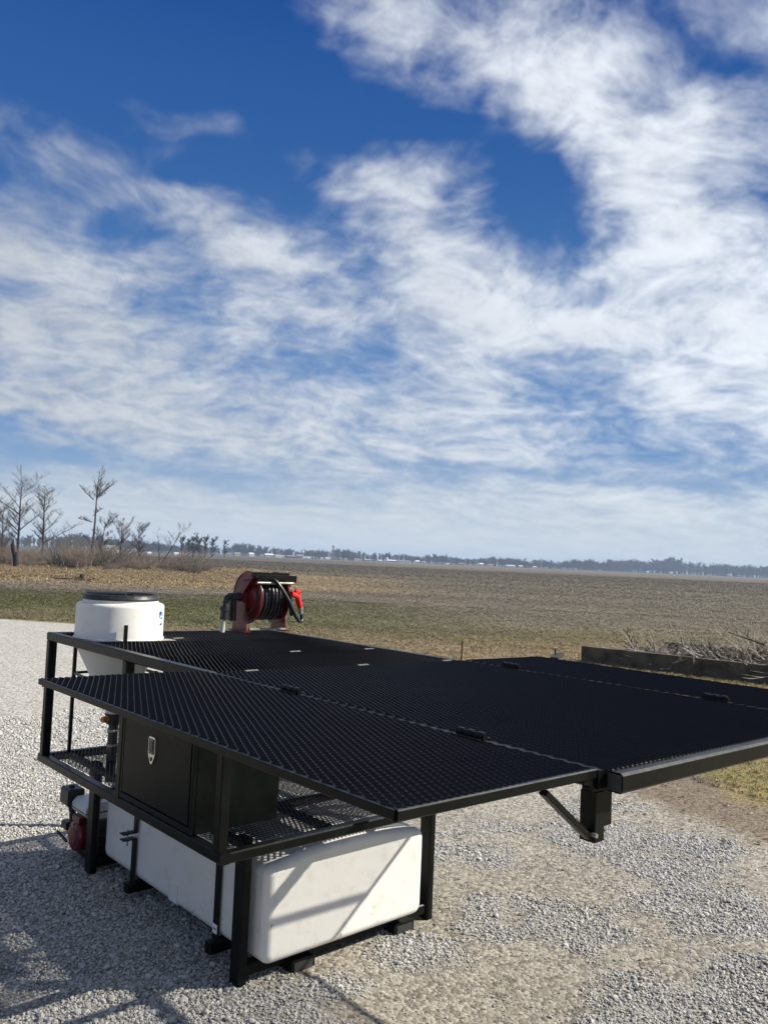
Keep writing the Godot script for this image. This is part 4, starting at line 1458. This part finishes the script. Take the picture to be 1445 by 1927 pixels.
# ------------------------------------------------------------------ hopper
func make_hopper() -> void:
	var c := V(-1.74, 0.30, 0)
	var t := thing("cone_tank", "white round cone-bottomed tank with black lid, set through the deck's rear corner", "tank", V(-1.74, 0.30, HS))
	var st := mb()
	var prof := [Vector2(0.05, 1.0), Vector2(0.055, 1.03), Vector2(0.252, 1.425), Vector2(0.26, 1.45), Vector2(0.2605, 1.462), Vector2(0.258, 1.48), Vector2(0.2575, 1.652)]
	for k in range(1, 7):
		var a := PI / 2 * k / 6.0
		prof.append(Vector2(0.2355 + 0.022 * cos(a), 1.652 + 0.022 * sin(a)))
	prof.append(Vector2(0.222, 1.677))
	prof.append(Vector2(0.220, 1.696))
	lathe(st, c, Vector3.UP, prof, 64, true)
	part("tank_body", st, M.poly, t)
	st = mb()
	lathe(st, c, Vector3.UP, [Vector2(0.2595, 1.4575), Vector2(0.265, 1.459), Vector2(0.265, 1.468), Vector2(0.2595, 1.470)], 64)
	part("deck_rim", st, M.poly, t)
	st = mb()
	lathe(st, c, Vector3.UP, [Vector2(0.205, 1.692), Vector2(0.226, 1.693), Vector2(0.2275, 1.710), Vector2(0.219, 1.716), Vector2(0.196, 1.716), Vector2(0.192, 1.704), Vector2(0.10, 1.708), Vector2(0.0, 1.710)], 56, true)
	var lid := part("lid", st, M.lid, t)
	st = mb()
	for k in 30:
		var a0 := TAU * k / 30.0
		var r0 := 0.207
		var p := c + Vector3(cos(a0) * r0, 1.711, sin(a0) * r0)
		var a1 := TAU * (k + 1) / 30.0
		var q := c + Vector3(cos(a1) * r0, 1.711, sin(a1) * r0)
		rod(st, p, q, 0.0165, 0.0165, 8, false)
	part("lid_ring", st, M.plastic, lid)
	st = mb()
	bar(st, c + Vector3(-0.17, 1.722, -0.10), c + Vector3(0.02, 1.722, 0.02), 0.075, 0.024, Vector3.UP, 0.008)
	bar(st, c + Vector3(0.05, 1.717, 0.05), c + Vector3(0.12, 1.716, 0.09), 0.03, 0.014, Vector3.UP, 0.004)
	part("lid_grip", st, M.plastic, lid)
	# sticker on the body, towards the right
	var to_cam := Vector3(-1.9458 + -0.30, 0, 3.1335 + 1.74).normalized()
	var base_a := atan2(to_cam.z, to_cam.x)
	var patch := func(a0: float, a1: float, y0: float, y1: float, r: float) -> SurfaceTool:
		var s := mb()
		var n := 8
		for k in n:
			var p0 := lerpf(a0, a1, float(k) / n)
			var p1 := lerpf(a0, a1, float(k + 1) / n)
			var d0 := Vector3(cos(p0), 0, sin(p0))
			var d1 := Vector3(cos(p1), 0, sin(p1))
			t3(s, c + d0 * r + Vector3(0, y0, 0), c + d1 * r + Vector3(0, y0, 0), c + d1 * r + Vector3(0, y1, 0), d0, d1, d1)
			t3(s, c + d0 * r + Vector3(0, y0, 0), c + d1 * r + Vector3(0, y1, 0), c + d0 * r + Vector3(0, y1, 0), d0, d1, d0)
		return s
	var a := base_a - 66.0 * DEG
	var label := part("sticker", patch.call(a - 7.5 * DEG, a + 7.5 * DEG, 1.505, 1.64, 0.2592), M.paper, t)
	part("sticker_blue", patch.call(a - 6.0 * DEG, a + 6.0 * DEG, 1.585, 1.632, 0.2600), M.blue, label)
	part("sticker_navy", patch.call(a + 1.0 * DEG, a + 5.6 * DEG, 1.614, 1.632, 0.2606), M.navy, label)
	st = mb()
	for k in 8:
		var f0 := k / 8.0
		var f1 := (k + 1) / 8.0
		var b0 := a + lerpf(6.0, -1.5, pow(f0, 0.8)) * DEG
		var b1 := a + lerpf(6.0, -1.5, pow(f1, 0.8)) * DEG
		rod(st, c + Vector3(cos(b0), 0, sin(b0)) * 0.2607 + Vector3(0, lerpf(1.587, 1.632, pow(f0, 1.6)), 0), c + Vector3(cos(b1), 0, sin(b1)) * 0.2607 + Vector3(0, lerpf(1.587, 1.632, pow(f1, 1.6)), 0), 0.0016, 0.0016, 5)
	part("sticker_swoosh", st, M.paper, label)
	part("sticker_stripe", patch.call(a - 4.2 * DEG, a + 3.6 * DEG, 1.597, 1.6035, 0.2606), M.paper, label)
	var d := Vector3(cos(a), 0, sin(a))
	var tm := TextMesh.new()
	var sf := SystemFont.new()
	sf.font_names = PackedStringArray(["Droid Sans"])
	sf.font_weight = 700
	tm.font = sf
	tm.text = "60"
	tm.font_size = 32
	tm.pixel_size = 0.00085
	tm.depth = 0.0006
	var o := MeshInstance3D.new()
	o.name = "sticker_number"
	o.mesh = tm
	tm.material = M.ink
	label.add_child(o)
	o.transform = Transform3D(Basis(Vector3(d.z, 0, -d.x), Vector3.UP, d), c + d * 0.2602 + Vector3(0, 1.555, 0))
	# smudges on the plastic
	for s in [[-38.0, 1.515, 3.0, 0.012], [-30.0, 1.50, 4.0, 0.016], [35.0, 1.50, 3.2, 0.014], [8.0, 1.545, 2.0, 0.010]]:
		pass

# ------------------------------------------------------------------ toolbox
func make_toolbox() -> void:
	var u0 := -0.975
	var u1 := -0.24
	var h0 := HS + 0.006
	var h1 := 1.19
	var t := thing("toolbox", "black steel truck toolbox with a chrome paddle latch, on the mesh shelf", "toolbox", V(-0.6, 0.2, h0))
	var st := mb()
	box(st, V(u0, 0.022, h0), V(u1, 0.47, h1), 0.006)
	var body := part("box_body", st, M.box, t)
	st = mb()
	bar(st, V(u0 + 0.004, 0.012, h0 + 0.014), V(u1 - 0.004, 0.012, h0 + 0.014), 0.022, 0.028, Vector3.UP, 0.003)
	bar(st, V(u0 + 0.004, 0.012, h1 - 0.014), V(u1 - 0.004, 0.012, h1 - 0.014), 0.022, 0.028, Vector3.UP, 0.003)
	bar(st, V(u0 + 0.012, 0.012, h0 + 0.028), V(u0 + 0.012, 0.012, h1 - 0.028), 0.022, 0.02, Vector3(0, 0, 1), 0.003)
	bar(st, V(u1 - 0.012, 0.012, h0 + 0.028), V(u1 - 0.012, 0.012, h1 - 0.028), 0.022, 0.02, Vector3(0, 0, 1), 0.003)
	part("door_frame", st, M.box, body)
	st = mb()
	bar(st, V(u0 + 0.03, 0.010, (h0 + h1) / 2), V(u1 - 0.03, 0.010, (h0 + h1) / 2), 0.020, h1 - h0 - 0.066, Vector3.UP, 0.006)
	var door := part("door", st, M.box, t)
	# latch: chrome shield with a black cup and a folding paddle
	var o := V(-0.635, -0.004, 1.035)
	var x := Vector3(0, 0, 1)
	var y := Vector3.UP
	st = mb()
	var w := 0.034
	plate(st, o, x, y, [Vector2(-w + 0.008, 0.062), Vector2(w - 0.008, 0.062), Vector2(w, 0.052), Vector2(w, -0.022), Vector2(w - 0.004, -0.032), Vector2(0.008, -0.068), Vector2(-0.008, -0.068), Vector2(-w + 0.004, -0.032), Vector2(-w, -0.022), Vector2(-w, 0.052)], 0.009)
	var latch := part("latch", st, M.chrome, door)
	st = mb()
	box(st, o + Vector3(-0.0065, -0.020, -0.026), o + Vector3(-0.0035, 0.052, 0.026), 0.001)
	part("latch_cup", st, M.ink, latch)
	st = mb()
	bar(st, o + Vector3(-0.008, 0.046, -0.012), o + Vector3(-0.008, 0.046, 0.016), 0.004, 0.008, Vector3.UP, 0.001)
	bar(st, o + Vector3(-0.008, 0.042, 0.0), o + Vector3(-0.008, -0.006, -0.006), 0.004, 0.007, Vector3(0, 0, 1), 0.001)
	bar(st, o + Vector3(-0.008, 0.020, 0.004), o + Vector3(-0.008, 0.038, 0.018), 0.003, 0.005, Vector3(1, 0, 0), 0.001)
	bar(st, o + Vector3(-0.008, 0.018, 0.002), o + Vector3(-0.008, -0.004, 0.018), 0.003, 0.005, Vector3(1, 0, 0), 0.001)
	bar(st, o + Vector3(-0.008, -0.010, -0.020), o + Vector3(-0.008, -0.010, 0.020), 0.003, 0.006, Vector3.UP, 0.001)
	part("latch_emblem", st, M.zinc, latch)
	st = mb()
	rod(st, o + Vector3(-0.004, -0.044, 0), o + Vector3(-0.007, -0.044, 0), 0.010, 0.010, 14)
	part("keyhole", st, M.ink, latch)

# ------------------------------------------------------------------ hose reel
func make_reel() -> void:
	var uc := -1.985
	var hc := 1.692
	var t := thing("hose_reel", "dark red spring hose reel wound with black hose, bolted at the deck's rear edge", "hose reel", V(uc, 1.48, HD - 0.02))
	var X := Vector3(1, 0, 0)
	var va := 1.365
	var vb := 1.600
	# flanges: dished discs with rolled rims
	for s in [0, 1]:
		var st := mb()
		var v: float = va if s == 0 else vb
		var ax := -X if s == 0 else X
		lathe(st, V(uc, v, hc), ax, [Vector2(0.0, -0.004), Vector2(0.188, -0.004), Vector2(0.190, 0.004), Vector2(0.182, 0.008), Vector2(0.172, 0.002), Vector2(0.130, 0.004), Vector2(0.118, 0.026), Vector2(0.07, 0.030), Vector2(0.0, 0.030)], 48)
		var fl := part("flange", st, M.red, t)
		if s == 0:
			st = mb()
			lathe(st, V(uc, va - 0.009, hc), ax, [Vector2(0.135, -0.004), Vector2(0.135, 0.0), Vector2(0.118, 0.0)], 40)
			part("flange_groove", st, M.ink, fl)
		if s == 0:
			st = mb()
			box(st, V(uc + 0.118, va + 0.0041, hc + 0.015), V(uc + 0.124, va + 0.006, hc + 0.05), 0.0005)
			part("flange_label", st, M.paper, fl)
	var st := mb()
	rod(st, V(uc, va + 0.004, hc), V(uc, vb - 0.004, hc), 0.128, 0.128, 36, false)
	part("drum", st, M.plastic, t)
	# wound hose
	for k in 7:
		st = mb()
		var v := va + 0.026 + k * 0.0302
		var rr := 0.148 + (0.003 if k % 2 else 0.0)
		var n := 40
		for i in n:
			var a0 := TAU * i / n
			var a1 := TAU * (i + 1) / n
			rod(st, V(uc + cos(a0) * rr, v, hc + sin(a0) * rr), V(uc + cos(a1) * rr, v + 0.0, hc + sin(a1) * rr), 0.0148, 0.0148, 8, false)
		part("hose_coil", st, M.rubber, t)
	# pedestals
	for s in [0, 1]:
		st = mb()
		var v: float = 1.315 if s == 0 else 1.650
		var pts := [Vector2(-0.10, 1.452 - hc), Vector2(0.10, 1.452 - hc), Vector2(0.092, -0.205), Vector2(0.055, -0.02), Vector2(0.045, 0.03), Vector2(-0.045, 0.03), Vector2(-0.055, -0.02), Vector2(-0.092, -0.205)]
		plate(st, V(uc, v, hc), Vector3(0, 0, 1), Vector3.UP, pts, 0.012)
		bar(st, V(uc - 0.10, v, 1.457), V(uc + 0.10, v, 1.457), 0.05, 0.012, Vector3.UP, 0.002)
		bar(st, V(uc - 0.05, v, hc), V(uc + 0.05, v, hc), 0.045, 0.075, Vector3.UP, 0.006)
		part("pedestal", st, M.red, t)
	st = mb()
	bar(st, V(uc + 0.09, 1.33, 1.472), V(uc + 0.09, 1.64, 1.468), 0.03, 0.014, Vector3.UP, 0.002)
	part("base_bar", st, M.zinc, t)
	st = mb()
	rod(st, V(uc, 1.29, hc), V(uc, 1.37, hc), 0.035, 0.035, 16)
	rod(st, V(uc, 1.60, hc), V(uc, 1.68, hc), 0.030, 0.030, 16)
	part("axle", st, M.black, t)
	# guide arms and rollers
	for s in [0, 1]:
		st = mb()
		var v: float = 1.325 if s == 0 else 1.645
		bar(st, V(uc + 0.01, v, hc + 0.01), V(uc + 0.150, v, hc + 0.145), 0.010, 0.055, Vector3(1, 0, 0), 0.003)
		bar(st, V(uc + 0.02, v - 0.008, hc + 0.02), V(uc + 0.13, v - 0.008, hc + 0.13), 0.006, 0.022, Vector3(1, 0, 0), 0.002)
		part("guide_arm", st, M.red, t)
	st = mb()
	var gu := uc + 0.155
	var gh := hc + 0.135
	bar(st, V(gu - 0.05, 1.325, gh + 0.024), V(gu - 0.05, 1.645, gh + 0.024), 0.012, 0.05, Vector3.UP, 0.002)
	bar(st, V(gu, 1.325, gh + 0.028), V(gu, 1.645, gh + 0.028), 0.06, 0.008, Vector3.UP, 0.001)
	bar(st, V(gu + 0.031, 1.325, gh + 0.018), V(gu + 0.031, 1.645, gh + 0.018), 0.003, 0.022, Vector3.UP, 0.001)
	bar(st, V(gu, 1.325, gh - 0.02), V(gu, 1.645, gh - 0.02), 0.03, 0.006, Vector3.UP, 0.001)
	bar(st, V(gu, 1.648, gh - 0.02), V(gu, 1.648, gh + 0.03), 0.06, 0.006, Vector3(0, 0, 1), 0.001)
	var guide := part("hose_guide", st, M.black, t)
	st = mb()
	rod(st, V(gu + 0.012, 1.33, gh - 0.024), V(gu + 0.012, 1.64, gh - 0.024), 0.010, 0.010, 12)
	part("guide_roller", st, M.zinc, guide)
	st = mb()
	rod(st, V(gu + 0.01, 1.33, gh + 0.006), V(gu + 0.01, 1.64, gh + 0.006), 0.012, 0.012, 12)
	part("guide_roller", st, M.plastic, guide)
	for k in 2:
		st = mb()
		rod(st, V(gu + 0.008, 1.42 + k * 0.06, gh - 0.018), V(gu + 0.008, 1.42 + k * 0.06, gh + 0.024), 0.010, 0.010, 10)
		part("guide_roller", st, M.plastic, guide)
	# stop balls on the wound hose below the guide
	for k in 5:
		st = mb()
		var a := (38.0 + 11.0 * (k % 2)) * DEG
		var p := V(uc + cos(a) * 0.165, va + 0.026 + 0.0302 * k * 0.75, hc + sin(a) * 0.165)
		lathe(st, p, Vector3.UP, [Vector2(0.0, -0.012), Vector2(0.010, -0.007), Vector2(0.012, 0.0), Vector2(0.010, 0.007), Vector2(0.0, 0.012)], 10, true)
		part("clamp_screw", st, M.rubber, t)
	# loose end of hose with the red nozzle
	st = mb()
	pipe(st, [V(gu - 0.02, 1.44, gh + 0.012), V(gu + 0.03, 1.475, gh - 0.01), V(gu + 0.06, 1.555, gh - 0.12), V(gu + 0.07, 1.605, gh - 0.21), V(gu + 0.07, 1.65, gh - 0.275), V(gu + 0.06, 1.688, gh - 0.295), V(gu + 0.05, 1.706, gh - 0.275), V(gu + 0.045, 1.702, gh - 0.245)], 0.0138, 10, 6)
	part("hose_end", st, M.rubber, t)
	var n0 := V(gu + 0.042, 1.700, gh - 0.24)
	st = mb()
	rod(st, n0, n0 + Vector3(-0.008, 0.04, 0.0), 0.016, 0.016, 12)
	rod(st, n0 + Vector3(-0.006, 0.03, 0.0), n0 + Vector3(-0.010, 0.05, 0.0), 0.019, 0.019, 8)
	var noz := part("nozzle_swivel", st, M.zinc, t)
	st = mb()
	var n1 := n0 + Vector3(-0.010, 0.045, 0.0)
	bar(st, n1, n1 + Vector3(-0.030, 0.085, 0.0), 0.034, 0.044, Vector3(0, 0, 1), 0.012)
	bar(st, n1 + Vector3(-0.026, 0.075, 0.0), n1 + Vector3(-0.088, 0.098, 0.0), 0.036, 0.05, Vector3(0, 0, 1), 0.013)
	bar(st, n1 + Vector3(-0.01, 0.105, 0.0), n1 + Vector3(-0.05, 0.115, 0.0), 0.03, 0.028, Vector3(0, 0, 1), 0.008)
	part("nozzle_grip", st, M.bright_red, noz)
	st = mb()
	pipe(st, [n1 + Vector3(-0.085, 0.09, 0), n1 + Vector3(-0.098, 0.03, 0.0), n1 + Vector3(-0.070, -0.04, 0.0), n1 + Vector3(-0.03, -0.055, 0.0)], 0.007, 8, 4)
	rod(st, n1 + Vector3(-0.09, 0.08, 0), n1 + Vector3(-0.078, -0.06, 0.0), 0.014, 0.011, 10)
	part("trigger_guard", st, M.plastic, noz)
	# feed pipe up from the deck
	st = mb()
	rod(st, V(-1.95, 1.145, HD - 0.06), V(-1.955, 1.165, 1.565), 0.0165, 0.0165, 12)
	var feed := part("feed_pipe", st, M.pvc, t)
	st = mb()
	rod(st, V(-1.955, 1.163, 1.545), V(-1.955, 1.168, 1.61), 0.030, 0.030, 12)
	rod(st, V(-1.955, 1.163, 1.60), V(-1.955, 1.168, 1.625), 0.036, 0.036, 8)
	rod(st, V(-1.955, 1.163, 1.54), V(-1.955, 1.163, 1.552), 0.034, 0.034, 8)
	part("pipe_coupling", st, M.plastic, feed)
	st = mb()
	pipe(st, [V(-1.955, 1.168, 1.615), V(-1.958, 1.172, 1.66), V(-1.965, 1.19, 1.692), V(-1.975, 1.235, 1.70)], 0.021, 12, 4)
	part("pipe_elbow", st, M.plastic, feed)
	st = mb()
	bar(st, V(uc, 1.22, hc + 0.005), V(uc, 1.31, hc + 0.005), 0.07, 0.05, Vector3.UP, 0.01)
	bar(st, V(uc + 0.0, 1.245, hc), V(uc + 0.0, 1.250, hc - 0.165), 0.05, 0.04, Vector3(0, 0, 1), 0.012)
	part("swivel_valve", st, M.plastic, t)

# ------------------------------------------------------------------ engine and plumbing
func make_engine() -> void:
	var t := thing("engine_pump", "small petrol engine and pump with red starter and pale fuel tank, behind the white tank", "engine", V(-2.15, 0.4, 0.05))
	var st := mb()
	box(st, V(-2.30, 0.31, 0.045), V(-1.97, 0.62, 0.06), 0.002)
	part("mounting_plate", st, M.black, t)
	st = mb()
	box(st, V(-2.24, 0.30, 0.06), V(-2.0, 0.50, 0.28), 0.02)
	for k in 5:
		box(st, V(-2.25, 0.29, 0.10 + k * 0.03), V(-1.99, 0.51, 0.112 + k * 0.03), 0.003)
	part("engine_block", st, M.plastic, t)
	st = mb()
	bar(st, V(-2.22, 0.375, 0.345), V(-2.0, 0.375, 0.345), 0.20, 0.10, Vector3.UP, 0.035)
	var tank := part("fuel_tank", st, M.enamel, t)
	st = mb()
	bar(st, V(-2.225, 0.375, 0.335), V(-1.995, 0.375, 0.335), 0.203, 0.006, Vector3.UP, 0.001)
	part("tank_seam", st, M.rust, tank)
	st = mb()
	rod(st, V(-2.10, 0.40, 0.39), V(-2.10, 0.40, 0.415), 0.028, 0.024, 14)
	part("filler_cap", st, M.plastic, tank)
	st = mb()
	lathe(st, V(-2.12, 0.30, 0.175), Vector3(-1, 0, 0), [Vector2(0.095, 0.0), Vector2(0.095, 0.03), Vector2(0.085, 0.045), Vector2(0.06, 0.05), Vector2(0.055, 0.056), Vector2(0.0, 0.058)], 28)
	var starter := part("recoil_starter", st, M.red, t)
	st = mb()
	for k in 8:
		var a := TAU * k / 8.0
		var p := V(-2.12 + cos(a) * 0.072, 0.2515, 0.175 + sin(a) * 0.072)
		rod(st, p, p + Vector3(-0.0025, 0, 0), 0.009, 0.009, 8)
	part("starter_vent", st, M.ink, starter)
	st = mb()
	box(st, V(-2.17, 0.26, 0.26), V(-2.06, 0.30, 0.30), 0.006)
	part("engine_shroud", st, M.red, t)
	st = mb()
	box(st, V(-2.36, 0.25, 0.325), V(-2.235, 0.36, 0.435), 0.012)
	rod(st, V(-2.30, 0.30, 0.43), V(-2.30, 0.30, 0.45), 0.02, 0.016, 10)
	part("air_cleaner", st, M.plastic, t)
	st = mb()
	rod(st, V(-2.29, 0.30, 0.33), V(-2.27, 0.31, 0.22), 0.022, 0.022, 10)
	bar(st, V(-2.33, 0.28, 0.20), V(-2.25, 0.28, 0.20), 0.05, 0.05, Vector3.UP, 0.008)
	rod(st, V(-2.22, 0.255, 0.115), V(-2.31, 0.225, 0.165), 0.010, 0.007, 8)
	part("carburettor", st, M.plastic, t)
	st = mb()
	rod(st, V(-2.245, 0.27, 0.285), V(-2.215, 0.262, 0.295), 0.006, 0.006, 6)
	part("fuel_tap", st, M.chrome, t)
	st = mb()
	lathe(st, V(-2.1, 0.50, 0.17), Vector3(1, 0, 0), [Vector2(0.05, 0.0), Vector2(0.095, 0.01), Vector2(0.095, 0.075), Vector2(0.04, 0.085), Vector2(0.0, 0.085)], 24)
	part("pump_housing", st, M.plastic, t)

func make_plumbing() -> void:
	var t := thing("suction_hose", "black ribbed hose with steel clamp hanging under the cone tank's outlet", "hose", V(-1.78, 0.26, HS))
	var st := mb()
	var top := V(-1.74, 0.30, 1.005)
	rod(st, top, top - Vector3(0, 0.035, 0), 0.055, 0.05, 18)
	rod(st, top - Vector3(0, 0.03, 0), top + V(0.0, -0.008, -0.07), 0.038, 0.038, 14)
	part("outlet_fitting", st, M.plastic, t)
	st = mb()
	var a := top + Vector3(0, -0.07, 0)
	var b := V(-1.71, 0.285, HS - 0.12)
	var n := 34
	for i in n:
		var p := a.lerp(b, float(i) / n)
		var q := a.lerp(b, float(i + 0.5) / n)
		var q2 := a.lerp(b, float(i + 1) / n)
		rod(st, p, q, 0.028, 0.032, 14, false)
		rod(st, q, q2, 0.032, 0.028, 14, false)
	part("ribbed_tube", st, M.rubber, t)
	for h in [0.10, 0.36]:
		st = mb()
		var p := a.lerp(b, h)
		rod(st, p + Vector3(0, 0.008, 0), p - Vector3(0, 0.008, 0), 0.0345, 0.0345, 18, false)
		rod(st, p + V(0.03, -0.02, 0), p + V(0.03, 0.02, 0), 0.006, 0.006, 8)
		part("hose_clamp", st, M.zinc, t)
	st = mb()
	rod(st, top + V(0.02, -0.05, -0.03), top + V(0.025, -0.085, -0.03), 0.022, 0.018, 12)
	part("valve_knob", st, M.brass, t)
	# valves to the right of the cone
	t = thing("valve_manifold", "black ball valves and pipe elbows beside the cone tank, one red handle", "valve", V(-1.6, 0.6, 1.2))
	st = mb()
	var c := V(-1.62, 0.46, 1.235)
	rod(st, c + V(0, -0.09, -0.06), c + V(0, 0.10, -0.01), 0.022, 0.022, 12)
	bar(st, c + V(0, -0.02, -0.02), c + V(0, 0.05, 0.0), 0.05, 0.055, Vector3.UP, 0.01)
	rod(st, c + V(0, 0.10, -0.02), c + V(0, 0.12, 0.05), 0.022, 0.022, 12)
	rod(st, c + V(0, 0.06, 0.0), c + V(0, 0.065, -0.42), 0.018, 0.018, 10)
	pipe(st, [c + V(0, 0.10, 0.02), c + V(0.02, 0.15, 0.03), c + V(0.05, 0.22, 0.02), c + V(0.05, 0.42, 0.02)], 0.014, 10, 4)
	part("valve_body", st, M.plastic, t)
	st = mb()
	rod(st, c + V(0.02, 0.27, -0.05), c + V(0.02, 0.272, 0.06), 0.016, 0.016, 10)
	part("red_handle", st, M.bright_red, t)
